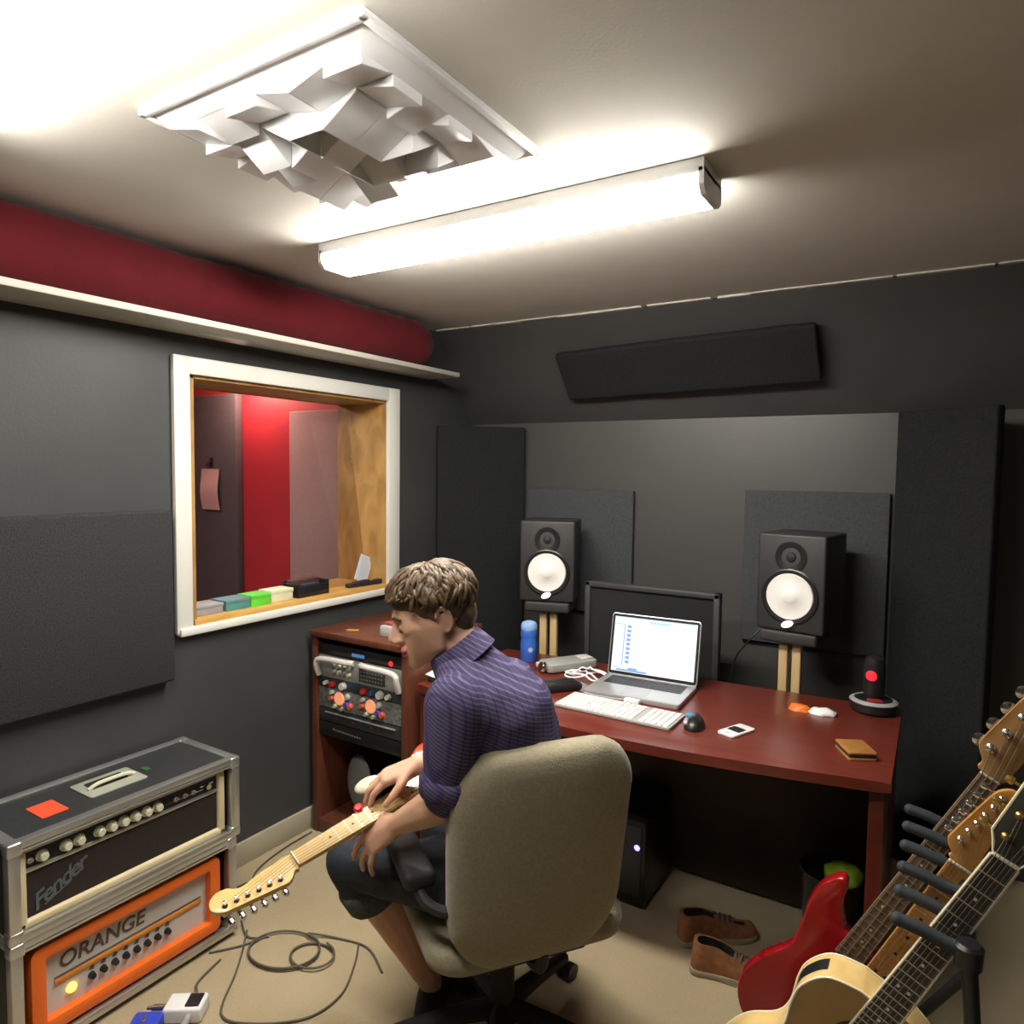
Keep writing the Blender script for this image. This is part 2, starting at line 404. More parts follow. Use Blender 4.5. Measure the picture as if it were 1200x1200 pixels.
# ---------------------------------------------------------------- ceiling lights
def fixture(name, label, x0, x1, y0, y1, zb, lens):
    t = thing(name, label, 'ceiling light', ((x0 + x1) / 2, (y0 + y1) / 2, HC))
    cx, cy = (x0 + x1) / 2, (y0 + y1) / 2; hx, hy = (x1 - x0) / 2, (y1 - y0) / 2; h = HC - zb
    bm = B(); box(bm, (-hx, -hy, -h * 0.45), (hx, hy, 0), 0.003); obj('housing', bm, m_plastic_w, t)
    bm = B()
    prof = [(-hy + .002, -h * .45), (-hy + .002, -h * .78), (-hy + .02, -h), (hy - .02, -h), (hy - .002, -h * .8), (hy - .002, -h * .45)]
    a = [bm.verts.new((-hx + .012, y, z)) for y, z in prof]; b = [bm.verts.new((hx - .012, y, z)) for y, z in prof]
    for i in range(len(prof) - 1): bm.faces.new((a[i], a[i + 1], b[i + 1], b[i]))
    bm.faces.new(a); bm.faces.new(b)
    obj('lens', bm, lens, t, 20)
    for s in (-1, 1):
        bm = B()
        pr = [(-hy, -h * .3), (-hy, -h * .80), (-hy + .02, -h - .003), (hy - .02, -h - .003), (hy, -h * .82), (hy, -h * .3)]
        xa, xb = (s * hx, s * (hx - .013))
        a = [bm.verts.new((xa, y, z)) for y, z in pr]; b = [bm.verts.new((xb, y, z)) for y, z in pr]
        bm.faces.new(a); bm.faces.new(b)
        for i in range(len(pr)): bm.faces.new((a[i], a[(i + 1) % 6], b[(i + 1) % 6], b[i]))
        obj('end_cap', bm, m_plastic_w, t, 20)
fixture('fluorescent_light', 'long white fluorescent ceiling light with both ends in view, nearer the back wall', 0.565, 1.845, 1.655, 1.805, 2.262, m_lens)
fixture('fluorescent_light', 'overexposed fluorescent ceiling light cut off by the top left corner of the photo', 0.52, 1.75, 0.52, 0.69, 2.262, m_lens2)

# ---------------------------------------------------------------- angular ceiling diffuser
t = thing('ceiling_diffuser', 'square white moulded sound diffuser with tilted facets on the ceiling', 'acoustic diffuser', (1.217, 1.145, HC))
H2 = 0.318
bm = B()
box(bm, (-H2, -0.29, -0.008), (H2, 0.29, 0), 0.003)
for a, b_ in (((-H2, -.29, -.016), (H2, -.272, -.006)), ((-H2, .272, -.016), (H2, .29, -.006)), ((-H2, -.29, -.016), (-H2 + .018, .29, -.006)), ((H2 - .018, -.29, -.016), (H2, .29, -.006))):
    box(bm, a, b_, 0.004)
obj('flange', bm, m_diff, t)
rd = random.Random(11)
bm = B(); N = 6
XA, XB, YA, YB, ZS = -H2 + 0.026, H2 - 0.060, -0.29 + 0.056, 0.29 - 0.026, 0.026
cw = (XB - XA) / N; ch = (YB - YA) / N
o4 = [bm.verts.new((sx * (H2 - .020), sy * (.29 - .019), -.008)) for sx, sy in ((-1, -1), (1, -1), (1, 1), (-1, 1))]
i4 = [bm.verts.new((sx, sy, -ZS)) for sx, sy in ((XA, YA), (XB, YA), (XB, YB), (XA, YB))]
for k in range(4): bm.faces.new((o4[k], o4[(k + 1) % 4], i4[(k + 1) % 4], i4[k]))
dirs = {0: (1, 0), 1: (0, 1), 2: (-1, 0), 3: (0, -1)}
CO = ((0, 0), (1, 0), (1, 1), (0, 1))
for i in range(N):
    for j in range(N):
        x0 = XA + i * cw; y0 = YA + j * ch
        d = dirs[(i + 3 * j + (i * j) % 3 + (i // 2)) % 4]; edge = min(i, j, N - 1 - i, N - 1 - j)
        lo = ZS - 0.001 + 0.005 * edge; hi = lo + (0.022 if edge == 0 else 0.050)
        hs = []
        for (a, b_) in CO:
            tt = (a if d[0] > 0 else 1 - a) if d[0] else (b_ if d[1] > 0 else 1 - b_)
            hs.append(-(lo + (hi - lo) * tt))
        top = [bm.verts.new((x0 + a * cw, y0 + b_ * ch, -ZS + .002)) for a, b_ in CO]
        bot = [bm.verts.new((x0 + a * cw, y0 + b_ * ch, h)) for (a, b_), h in zip(CO, hs)]
        bm.faces.new(bot)
        for k in range(4): bm.faces.new((top[k], top[(k + 1) % 4], bot[(k + 1) % 4], bot[k]))
bmesh.ops.bevel(bm, geom=[e for e in bm.edges if not e.is_boundary], offset=0.006, segments=3, affect='EDGES', clamp_overlap=True)
obj('facet_field', bm, m_diff, t, 60)

# ---------------------------------------------------------------- red padded roll on the shelf
bm = B(); box(bm, (0.0, -0.6, 2.075), (0.21, 2.935, 2.098), 0.004)
tag(obj('wall_shelf', bm, m_trimd), 'long narrow white shelf high on the left wall under the red roll', 'shelf')
bm = B()
segs = 90; ring = 22; rings = []
for i in range(segs + 1):
    y = -0.55 + (2.80 + 0.55) * i / segs
    e = min(1, (segs - i) / 3.5, i / 3.5); e = math.sqrt(max(0.0, 1 - (1 - e) ** 2)) if e < 1 else 1
    rg = []
    for k in range(ring):
        a = 2 * PI * k / ring
        rr = 1 + 0.06 * noise.noise(V((math.cos(a) * 1.2, math.sin(a) * 1.2, y * 5))) + (0.05 if y > 1.9 else 0.015) * math.sin(y * 55 + 3 * a)
        rg.append(bm.verts.new((0.107 + 0.1 * math.cos(a) * rr * e * 0.93, y, 2.215 + 0.112 * math.sin(a) * rr * e)))
    rings.append(rg)
for a_, b_ in zip(rings[:-1], rings[1:]):
    for k in range(ring): bm.faces.new((a_[k], a_[(k + 1) % ring], b_[(k + 1) % ring], b_[k]))
for v in bm.verts:
    v.co.z = min(max(v.co.z, 2.099), HC - 0.002); v.co.x = max(v.co.x, 0.003)
tag(obj('bass_trap_roll', bm, m_velvet, None, 80), 'long dark red velvet covered roll lying on the high shelf', 'acoustic roll')

# ---------------------------------------------------------------- acoustic panels
def slab(name, label, cat, c, ex, ey, th, m, r=0.01, wob=0.0):
    """soft slab: corner c, edge vectors ex, ey, thickness vector along ex x ey"""
    c = V(c); ex = V(ex); ey = V(ey); n = ex.cross(ey).normalized()
    bm = B(); box(bm, (0, 0, 0), (ex.length, ey.length, th), r, 3)
    if wob:
        bmesh.ops.subdivide_edges(bm, edges=[e for e in bm.edges if e.calc_length() > 0.1], cuts=8, use_grid_fill=True)
        for v in bm.verts: v.co += V((0, 0, 1)) * wob * noise.noise(v.co * 4) + V((0, 1, 0)) * wob * 0.8 * noise.noise(v.co * 5 + V((5, 0, 0)))
    o = obj(name, bm, m)
    o.matrix_world = frame_M(c, ex.normalized(), ey.normalized(), n)
    return tag(o, label, cat)
slab('acoustic_panel', 'large charcoal fabric panel on the left wall beside the window', 'acoustic panel', (0.002, 0.55, 0.838), (0, 0.905, 0), (0, 0, 0.609), 0.05, m_fab)
slab('acoustic_panel', 'long black fabric panel hung on the sloped upper back wall', 'acoustic panel', (0.70, 3.247, 1.985), (1.20, 0, 0.0), (-0.02, -0.155, 0.209), 0.045, m_blackfab, 0.012, 0.006)
slab('acoustic_panel', 'slate foam panel on the back wall behind the left speaker', 'acoustic panel', (0.39, 3.348, 0.86), (0.625, 0, 0), (0, 0, 0.645), 0.03, m_foam, 0.006)
slab('acoustic_panel', 'slate foam panel on the back wall behind the right speaker', 'acoustic panel', (1.565, 3.348, 0.825), (0.595, 0, 0), (0, 0, 0.700), 0.03, m_foam, 0.006)
slab('bass_trap', 'tall dark fabric panel across the back left corner', 'bass trap', (0.016, 2.995, 0.002), (0.345, 0.335, 0), (0, 0, 1.835), 0.035, m_blackfab, 0.01)
slab('bass_trap', 'tall black fabric panel across the back right corner', 'bass trap', (2.20, 3.335, 0.002), (0.33, -0.215, 0), (0, 0, 1.86), 0.05, m_blackfab, 0.01)
# framed black panel behind the laptop
t = thing('black_panel', 'black framed flat panel standing upright behind the open laptop', 'panel', (1.26, 2.93, 0.735))
bm = B(); box(bm, (-0.30, 0, -0.74), (0.30, 0.03, 0.345), 0.004); obj('board', bm, m_blackfab, t)
bm = B()
for a, b_ in (((-.312, -.012, -.05), (-.285, .034, .36)), ((.285, -.012, -.05), (.312, .034, .36)), ((-.312, -.012, .334), (.312, .034, .36))): box(bm, a, b_, .006)
obj('frame', bm, mat('charcoal_frame', (0.04, 0.04, 0.043), 0.5), t)

# ---------------------------------------------------------------- things seen through the window
slab('booth_panel', 'tall grey fabric panel on the red wall beyond the window', 'acoustic panel', (-2.72, 3.298, 0.3), (0.72, 0, 0), (0, 0, 1.83), 0.06, m_greyp)
slab('booth_panel', 'tall mauve fabric panel at the right beyond the window', 'acoustic panel', (-1.44, 3.298, 0.3), (0.9, 0, 0), (0, 0, 1.68), 0.06, m_pinkp)
t = thing('wall_hook', 'small dark hook on the grey booth panel holding a paper', 'hook', (-2.28, 3.236, 1.60))
bm = B(); tube(bm, catmull([(0, 0, 0.04), (0, -0.02, 0.035), (0, -0.035, 0.01), (0, -0.045, 0.02)], 4), 0.006)
obj('hook_wire', bm, m_black, t)
bm = B(); box(bm, (-0.02, -0.008, -0.0), (0.02, 0.0, 0.07), 0.003); obj('backplate', bm, m_black, t)
bm = B(); vs = box(bm, (-0.10, -0.012, -0.3), (0.10, -0.008, 0)); bmesh.ops.subdivide_edges(bm, edges=bm.edges[:], cuts=6, use_grid_fill=True)
for v in bm.verts: v.co.y -= 0.02 * math.sin(v.co.z * 9) ** 2; v.co.x += 0.05 * v.co.z * -1 * 0.8
o = obj('hanging_paper', bm, mat('pinkish_paper', (0.62, 0.42, 0.40), 0.8)); o.location = (-2.27, 3.225, 1.585)
tag(o, 'pale sheet of paper hanging from the grey panel beyond the window', 'paper')
pl = bpy.data.lights.new('booth_lamp_light', 'POINT'); pl.energy = BOOTH; pl.color = (1.0, 0.55, 0.45); pl.shadow_soft_size = 0.05
t = thing('booth_lamp', 'small warm lamp near the booth ceiling above the red wall', 'lamp', (-1.80, 3.13, 2.22))
po = bpy.data.objects.new('lamp_light', pl); sc.collection.objects.link(po); po.parent = t; po.location = (0, 0, -0.03)
bm = B(); lathe(bm, [(0.0, .1), (.05, .1), (.055, .06), (.02, .05), (.02, .03), (.0, .03)]); obj('lamp_socket', bm, m_white, t)
pl = bpy.data.lights.new('booth_fill_light', 'AREA'); pl.energy = BOOTH * 1.1; pl.color = (1.0, 0.86, 0.84); pl.size = 0.5  # added area fill to brighten the booth, no fitting behind it
po = bpy.data.objects.new('booth_fill_light', pl); sc.collection.objects.link(po); po.location = (-1.5, 1.6, 2.32)
# small boxes along the sill
def sillbox(name, label, y0, y1, x0, x1, h, col, lid=None, cat='box'):
    x0 -= .018; x1 -= .018; h *= .82
    bm = B(); box(bm, (x0, y0, 0), (x1, y1, h), 0.003)
    t = thing(name, label, cat, ((x0 + x1) / 2, (y0 + y1) / 2, oz0))
    for v in bm.verts: v.co -= V(((x0 + x1) / 2, (y0 + y1) / 2, 0))
    obj('body', bm, mat(name + '_card', col, 0.6, noise_s=30, noise_a=0.1), t)
    bm = B(); box(bm, ((x0 - x1) / 2 - .002, (y0 - y1) / 2 - .002, h * .72), ((x1 - x0) / 2 + .002, (y1 - y0) / 2 + .002, h + .002), 0.002)
    obj('lid', bm, mat(name + '_lid_card', lid or col, 0.6), t)
sillbox('small_box', 'pale grey small box at the left end of the window sill', 1.59, 1.715, -0.105, -0.02, 0.045, (0.30, 0.29, 0.31))
sillbox('small_box', 'teal small box between the grey and green boxes on the window sill', 1.725, 1.835, -0.11, -0.015, 0.05, (0.07, 0.26, 0.25), (0.10, 0.22, 0.24))
sillbox('small_box', 'bright green small box on the window sill', 1.84, 1.935, -0.1, -0.012, 0.055, (0.10, 0.62, 0.04), (0.10, 0.55, 0.05))
sillbox('small_box', 'cream small box right of the green box on the window sill', 1.945, 2.06, -0.10, -0.02, 0.06, (0.66, 0.66, 0.48))
bm = B(); box(bm, (-0.115, 1.80, oz0 + 0.053), (-0.03, 1.86, oz0 + 0.062), 0.001)
bm.free()
t = thing('open_tray', 'black and brown open tray of odds and ends on the window sill', 'tray', (-0.078, 2.17, oz0))
bm = B()
for a, b_ in (((-.05, -.09, 0), (.05, .09, .006)), ((-.05, -.09, 0), (-.044, .09, .07)), ((.044, -.09, 0), (.05, .09, .05)), ((-.05, -.09, 0), (.05, -.084, .06)), ((-.05, .084, 0), (.05, .09, .065))): box(bm, a, b_, .002)
obj('tray', bm, m_black, t)
bm = B(); box(bm, (-.04, -.08, .02), (.0, .08, .072), .006); obj('brown_packet', bm, mat('dark_brown_card', (0.06, 0.02, 0.015), .6), t)
bm = B(); box(bm, (.005, -.05, .01), (.035, .05, .055), .006); obj('navy_packet', bm, mat('navy_card', (0.01, 0.03, 0.07), .6), t)
bm = B(); box(bm, (-0.002, -0.03, 0), (0.002, 0.05, 0.13), 0.0); box(bm, (0.004, -0.02, 0), (0.007, 0.055, 0.11), 0)
bmesh.ops.rotate(bm, verts=bm.verts[:], cent=(0, 0, 0), matrix=Matrix.Rotation(math.radians(-22), 3, 'X'))
o = obj('leaning_leaflets', bm, mat('pale_blue_paper', (0.55, 0.58, 0.66), 0.6)); o.location = (-0.10, 2.52, oz0 + 0.018)
tag(o, 'pale leaflets leaning at the right end of the window sill', 'leaflets')
bm = B()
for k in range(5): box(bm, (-.02 + .006 * k, -.1 + .04 * k, 0), (.01 + .006 * k, -.05 + .04 * k, .02 + .004 * (k % 3)), .004)
o = obj('tool_pouch', bm, m_mblack); o.location = (-0.05, 2.50, oz0); tag(o, 'low dark pouch at the right end of the window sill', 'pouch')

# ---------------------------------------------------------------- amplifiers in road cases
def road_case(label, z0, z1, x1, y0, y1, face_inset=0.03):
    t = thing('road_case', label, 'flight case', (0.0, y1, z0))
    x0 = 0.04; H = z1 - z0; L = y1 - y0
    wl = 0.014
    bm = B()
    box(bm, (x0, -L, H - wl), (x1, 0, H)); box(bm, (x0, -L, 0), (x1, 0, wl)); box(bm, (x0, -L, 0), (x0 + wl, 0, H))
    box(bm, (x0, -L, 0), (x1, -L + wl, H)); box(bm, (x0, -wl, 0), (x1, 0, H))
    obj('shell', bm, m_tolex, t)
    bm = B(); e = 0.016; k = 0.003
    for zz in (0, H):
        s = -1 if zz == 0 else 1
        z_a, z_b = (zz - k, zz + e) if zz == 0 else (zz - e, zz + k)
        box(bm, (x1 - .028, -L - k, z_a), (x1 + k, k, z_b), .002)
        box(bm, (x0 - k, -L - k, z_a), (x0 + .028, k, z_b), .002)
        for yy in (-L, 0):
            ya, yb = (yy - k, yy + .028) if yy < 0 else (yy - .028, yy + k)
            box(bm, (x0, ya, z_a), (x1, yb, z_b), .002)
    for yy in (-L, 0):
        ya, yb = (yy - k, yy + .026) if yy < 0 else (yy - .026, yy + k)
        box(bm, (x1 - .028, ya, 0), (x1 + k, yb, H), .002)
    # double bead along the front edges
    for zz in (H - .022, .018): box(bm, (x1 - .005, -L, zz - .003), (x1 + .004, 0, zz + .003), .001)
    obj('edging', bm, m_alu, t)
    for xx in (x0, x1):
        for yy in (-L, 0):
            for zz in (0, H):
                bm = B(); q_ = .005; w_ = .032
                ax = (xx - q_, xx + w_) if xx == x0 else (xx - w_, xx + q_)
                ay = (yy - q_, yy + w_) if yy < 0 else (yy - w_, yy + q_)
                az = (zz - .001, zz + w_) if zz == 0 else (zz - w_, zz + k + .0015)
                box(bm, (ax[0], ay[0], az[0]), (ax[1], ay[1], az[1]), .006, 3)
                obj('corner_cap', bm, m_alu, t)
    return t
X1 = 0.352
tt = road_case('black road case with aluminium edges on top, holding the cream trimmed amplifier', 0.352, 0.618, X1, 0.80, 1.485)
# recessed handle dish on top of the upper case
H = 0.266
bm = B()
prism(bm, rrect(0.125, -0.43, 0.255, -0.255, 0.01), H, H + 0.004, 0.001)
obj('handle_plate', bm, mat('dull_zinc', (0.42, 0.43, 0.36), 0.5, metal=0.3), tt)
bm = B(); prism(bm, rrect(0.15, -0.40, 0.205, -0.29, 0.006), H + 0.004, H + 0.006); obj('handle_recess', bm, m_mblack, tt)
bm = B(); tube(bm, catmull([(0.20, -0.41, H + .006), (0.205, -0.38, H + .018), (0.205, -.30, H + .018), (0.20, -.27, H + .006)], 4), 0.006); obj('handle', bm, m_knob, tt)
bm = B(); prism(bm, rrect(0.165, -0.565, 0.265, -0.495, 0.003), H + .0005, H + .002)
obj('sticker', bm, m_redlab, tt, label='bright red rectangular sticker')
bm = B(); box(bm, (.17, -.235, H), (.20, -.215, H + .003), .001); obj('tape_mark', bm, mat('green_tape', (0.03, 0.12, 0.03), .6), tt)
road_case('black road case with aluminium edges on the floor, holding the orange amplifier', 0.022, 0.346, X1, 0.80, 1.47)
for yy in (0.86, 1.40):
    for xx in (.1, .3):
        pass
bm = B()
# cream trimmed amplifier
Mf = lambda y0, z0: frame_M(V((0, y0, z0)), V((0, 1, 0)), V((0, 0, 1)), V((1, 0, 0)))   # local x -> +Y, y -> +Z, z -> +X
t = thing('amplifier_head', 'black fronted amplifier head with cream surround and a row of cream knobs', 'amplifier', mw=Mf(1.135, 0.367))
W2 = 0.312; HH = 0.232; XF = 0.335
bm = B(); box(bm, (-W2, 0, 0.06), (W2, HH, XF - 0.02), 0.008, 3); obj('cabinet', bm, m_tolex, t)
bm = B()
for a, b_ in (((-W2, 0, XF - .03), (-W2 + .026, HH, XF)), ((W2 - .026, 0, XF - .03), (W2, HH, XF)), ((-W2, 0, XF - .03), (W2, .024, XF))): box(bm, a, b_, .008, 3)
obj('surround', bm, m_creamtol, t)
bm = B(); box(bm, (-W2 + .024, .02, XF - .03), (W2 - .024, .155, XF - .012)); obj('grille', bm, m_grille, t)
bm = B(); vs = box(bm, (-W2 + .024, .158, XF - .04), (W2 - .024, .205, XF - .012)); obj('control_panel', bm, m_black, t)
bm = B(); box(bm, (-W2 + .024, .150, XF - .02), (W2 - .024, .160, XF - .006), .002); box(bm, (-W2 + .024, .205, XF - .03), (W2 - .024, .210, XF - .010), .002)
obj('piping', bm, m_alu, t)
for k, x in enumerate((-.245, -.185, -.15, -.095, -.06, -.025, .01, .045, .08)):
    bm = B(); lathe(bm, [(0, .016), (.009, .016), (.0115, .013), (.0125, 0), (.016, 0), (.0165, -.004), (0, -.004)], (x, .181, XF - .008), (0, 0, 1), 20)
    obj('knob', bm, m_knob, t)
for x in (-.275, .14, .17, .20):
    bm = B(); cyl(bm, (x, .181, XF - .012), (x, .181, XF - .006), .008, seg=12); cyl(bm, (x, .181, XF - .006), (x, .185, XF + .006), .003, seg=8)
    obj('switch', bm, m_alu, t)
bm = B(); cyl(bm, (.25, .181, XF - .012), (.25, .181, XF + .002), .009, seg=16); box(bm, (.11, .174, XF - .012), (.235, .176, XF - .0105)); box(bm, (.225, .185, XF - .012), (.272, .189, XF - .009))
obj('jewel_light', bm, m_chrome, t)
bm = B(); text_bm(bm, 'Fender', 0.062, frame_M(V((-.205, .082, XF - .011)), V((.90, .43, 0)), V((-.43, .90, 0)), V((0, 0, 1))), 0.001, 0.45, 0.85)
box(bm, (-.245, .056, XF - .0115), (-.17, .059, XF - .010), rot=Matrix.Rotation(math.radians(25), 3, 'Z'))
obj('logo', bm, m_logo, t)

# orange amplifier
t = thing('amplifier_head', 'orange amplifier head with a pale front and glowing lamp in the lower case', 'amplifier', mw=Mf(1.135, 0.038))
W2 = 0.285; HH = 0.262; XF = 0.345
bm = B(); box(bm, (-W2, 0.01, 0.06), (W2, HH, XF - 0.05), 0.008, 3); obj('cabinet', bm, m_orange, t)
bm = B(); e = .036
outer = rrect(-W2, 0.01, W2, HH, .022); inner = rrect(-W2 + e, 0.01 + e, W2 - e, HH - e, .006)
o1 = [bm.verts.new((x, y, XF - .006)) for x, y in outer]; o0 = [bm.verts.new((x, y, XF - .04)) for x, y in outer]
i1 = [bm.verts.new((x, y, XF - .006)) for x, y in inner]; i0 = [bm.verts.new((x, y, XF - .04)) for x, y in inner]
n = len(outer)
mid = [bm.verts.new(((a.co.x + b_.co.x) / 2, (a.co.y + b_.co.y) / 2, XF)) for a, b_ in zip(o1, i1)]
for k in range(n):
    k2 = (k + 1) % n
    bm.faces.new((o1[k], o1[k2], mid[k2], mid[k])); bm.faces.new((mid[k], mid[k2], i1[k2], i1[k]))
    bm.faces.new((o0[k], o0[k2], o1[k2], o1[k])); bm.faces.new((i1[k], i1[k2], i0[k2], i0[k])); bm.faces.new((o0[k], i0[k], i0[k2], o0[k2]))
obj('surround', bm, m_orange, t, 60)
bm = B(); box(bm, (-W2 + e - .002, .01 + e - .002, XF - .045), (W2 - e + .002, HH - e + .002, XF - .032)); obj('face_plate', bm, m_panel_w, t)
bm = B(); box(bm, (-W2 + e + .03, .122, XF - .033), (W2 - e - .02, .134, XF - .026), .002); obj('ochre_stripe', bm, m_orstripe, t)
bm = B(); box(bm, (-W2 + e + .03, .139, XF - .033), (W2 - e - .02, .142, XF - .030)); obj('dark_line', bm, m_brownp, t)
bm = B(); text_bm(bm, 'ORANGE', 0.060, frame_M(V((-.085, .178, XF - .031)), V((1, 0, 0)), V((0, 1, 0)), V((0, 0, 1))), 0.001, 0.15, 1.0); obj('logo', bm, m_brownp, t)
for k in range(8):
    x = -.12 + .033 * k
    bm = B(); lathe(bm, [(0, .014), (.008, .014), (.0105, 0), (0, 0)], (x, .090, XF - .032), (0, 0, 1), 14); obj('knob', bm, m_black, t)
    bm = B(); prism(bm, [(x - .008, .108), (x + .006, .105), (x + .009, .115), (x, .119)], XF - .033, XF - .031); obj('printed_mark', bm, m_brownp, t)
bm = B(); lathe(bm, [(0, .012), (.010, .010), (.014, .004), (.014, 0), (0, 0)], (-.175, .088, XF - .032), (0, 0, 1), 18); obj('pilot_lamp', bm, m_pilot, t, label='glowing amber pilot lamp')
for s in (-1, 1):
    bm = B(); cyl(bm, (s * (W2 - e - .012), HH - e - .012, XF - .033), (s * (W2 - e - .012), HH - e - .012, XF - .028), .004, seg=10); obj('screw', bm, m_chrome, t)

# ---------------------------------------------------------------- rack cabinet with gear
RX0, RX1, RY0, RY1, RZ = 0.032, 0.575, 2.10, 2.62, 0.90
t = thing('rack_cabinet', 'brown wooden rack cabinet of studio gear against the left wall', 'rack', ((RX0 + RX1) / 2, RY0, 0), 0.0)
hw = (RX1 - RX0) / 2; D = RY1 - RY0
bm = B(); box(bm, (-hw, 0, 0), (-hw + .032, D, RZ - .025), .003); obj('side_panel', bm, m_rack, t)
bm = B(); box(bm, (hw - .032, 0, 0), (hw, D, RZ - .025), .003); obj('side_panel', bm, m_rack, t)
bm = B(); box(bm, (-hw, -.012, RZ - .028), (hw + .004, D, RZ), .005); obj('top_panel', bm, m_rack, t)
bm = B(); box(bm, (-hw + .03, .004, 0.0), (hw - .03, D, .06), .003); obj('plinth', bm, m_rack, t)
bm = B(); box(bm, (-hw + .03, D - .012, .05), (hw - .03, D - .002, RZ - .028)); obj('back_panel', bm, m_mblack, t)
iw = hw - .033
RL = (RX0 + RX1) / 2
def rack_unit(name, label, z0, z1, m, tilt=0.0, y=0.012):
    u = thing(name, label, 'rack unit', (RL, RY0 + y, z0))
    bm = B(); box(bm, (-iw, 0, 0), (iw, .006, z1 - z0), .001); obj('front_panel', bm, m, u)
    bm = B(); box(bm, (-iw + .01, .006, .002), (iw - .01, .3, z1 - z0 - .002)); obj('chassis', bm, m_mblack, u)
    return u
m_dpanel = mat('dark_grey_panel', (0.03, 0.033, 0.035), 0.45)
m_lpanel = mat('light_grey_panel', (0.33, 0.33, 0.31), 0.4, metal=0.2)
m_spanel = mat('silver_speckled_panel', (0.20, 0.215, 0.20), 0.4, metal=0.2, noise_s=60, noise_a=0.5)
u = rack_unit('rack_processor', 'black top unit with red and blue lights in the rack cabinet', 0.80, 0.845, m_black)
bm = B(); box(bm, (-.04, -.003, .012), (.03, .0, .026), .001); obj('display', bm, mat('blue_display', (0.02, .05, .1), .3, emit=(.1, .3, .7), es=.5), u)
bm = B(); lathe(bm, [(0, .008), (.008, .006), (.011, 0), (0, 0)], (.175, 0, .014), (0, -1, 0), 16); obj('red_lamp', bm, m_ledred, u)
u = rack_unit('rack_preamp', 'light grey unit with thick white handles in the rack cabinet', 0.70, 0.795, m_lpanel)
for s in (-1, 1):
    bm = B(); tube(bm, catmull([(s * .02, -.012, .085), (s * .06, -.026, .087), (s * .16, -.028, .086), (s * (iw - .022), -.028, .078), (s * (iw - .012), -.026, .05), (s * (iw - .012), -.012, .008)], 6), .0125, 10)
    obj('handle', bm, mat('pale_grip', (0.60, 0.58, 0.54), .45), u)
for r_ in range(2):
    for k in range(4):
        bm = B(); lathe(bm, [(0, .014), (.007, .014), (.009, 0), (0, 0)], (-.145 + .030 * k, 0, .03 + .028 * r_), (0, -1, 0), 14); obj('knob', bm, mat('olive_cream', (.42, .42, .30), .4) if not r_ and not k else (m_knob if k % 2 else m_steel), u)
bm = B(); box(bm, (.0, -.003, .012), (.145, .0, .07), .002); obj('meter_window', bm, mat('smoked_window', (.06, .065, .06), .2), u)
bm = B()
for k in range(8):
    for j in range(3): box(bm, (.01 + .016 * k, -.005, .02 + .016 * j), (.019 + .016 * k, -.003, .028 + .016 * j), .001)
obj('meter_bars', bm, mat('grey_meter', (.2, .2, .18), .5), u)
u = rack_unit('rack_compressor', 'dark blue grey strip with red knobs and pale switches in the rack cabinet', 0.655, 0.698, mat('slate_panel', (.035, .05, .06), .4))
for x, mm, r_ in ((-.15, m_ledred, .013), (-.09, m_panel_w, .018), (.03, m_ledred, .013), (.075, mat('blue_cap', (.03, .08, .16), .4), .011), (.12, m_panel_w, .018), (.165, m_knob, .012), (-.19, m_knob, .010)):
    mm2 = mat('red_knob', (.55, .02, .02), .4) if mm is m_ledred else mm
    bm = B(); lathe(bm, [(0, .018), (r_ * .8, .018), (r_, 0), (0, 0)], (x, 0, .021), (0, -1, 0), 16); obj('knob', bm, mm2, u)
u = rack_unit('rack_channel_strip', 'silver unit with two peach coloured meters and purple and red buttons in the rack cabinet', 0.565, 0.653, m_spanel)
m_peach = mat('peach_meter', (.75, .30, .16), .4, emit=(1, .4, .2), es=.5)
for cx in (-.115, .065):
    bm = B(); lathe(bm, [(0, .008), (.026, .006), (.029, 0), (0, 0)], (cx, 0, .052), (0, -1, 0), 24); obj('meter', bm, m_peach, u)
    for dx, dz, rr_, cc in ((.045, .035, .014, (.10, .05, .45)), (.066, .030, .014, (.62, .10, .05)), (-.045, .048, .013, (.5, .12, .07)), (-.02, .018, .010, (.40, .42, .28)), (.02, .012, .010, (.33, .35, .25)), (.05, .068, .014, (.45, .45, .43)), (-.04, .075, .012, (.4, .42, .42))):
        bm = B(); lathe(bm, [(0, .014), (rr_ * .75, .014), (rr_, 0), (0, 0)], (cx + dx, 0, dz), (0, -1, 0), 14); obj('knob', bm, mat('knob_plastic', cc, .4), u)
u = rack_unit('rack_power_strip', 'black slim unit below the silver one in the rack cabinet', 0.505, 0.560, m_dpanel)
bm = B(); box(bm, (-.2, -.006, .038), (.2, 0, .044), .001); obj('silver_line', bm, m_steel, u)
bm = B()
for k in range(3): box(bm, (-.14 + .1 * k, -.003, .02), (-.125 + .1 * k, 0, .028), .001)
obj('dim_red_light', bm, mat('dim_red', (.25, .01, .03), .4), u)
u = rack_unit('rack_patch_bay', 'black patch unit with a row of small brass sockets in the rack cabinet', 0.44, 0.50, m_black)
bm = B()
for k in range(12): cyl(bm, (-.15 + .014 * k, -.004, .035 - .0006 * k), (-.15 + .014 * k, 0, .035 - .0006 * k), .004, seg=8)
obj('sockets', bm, mat('dull_brass', (.22, .19, .11), .4, metal=.5), u)
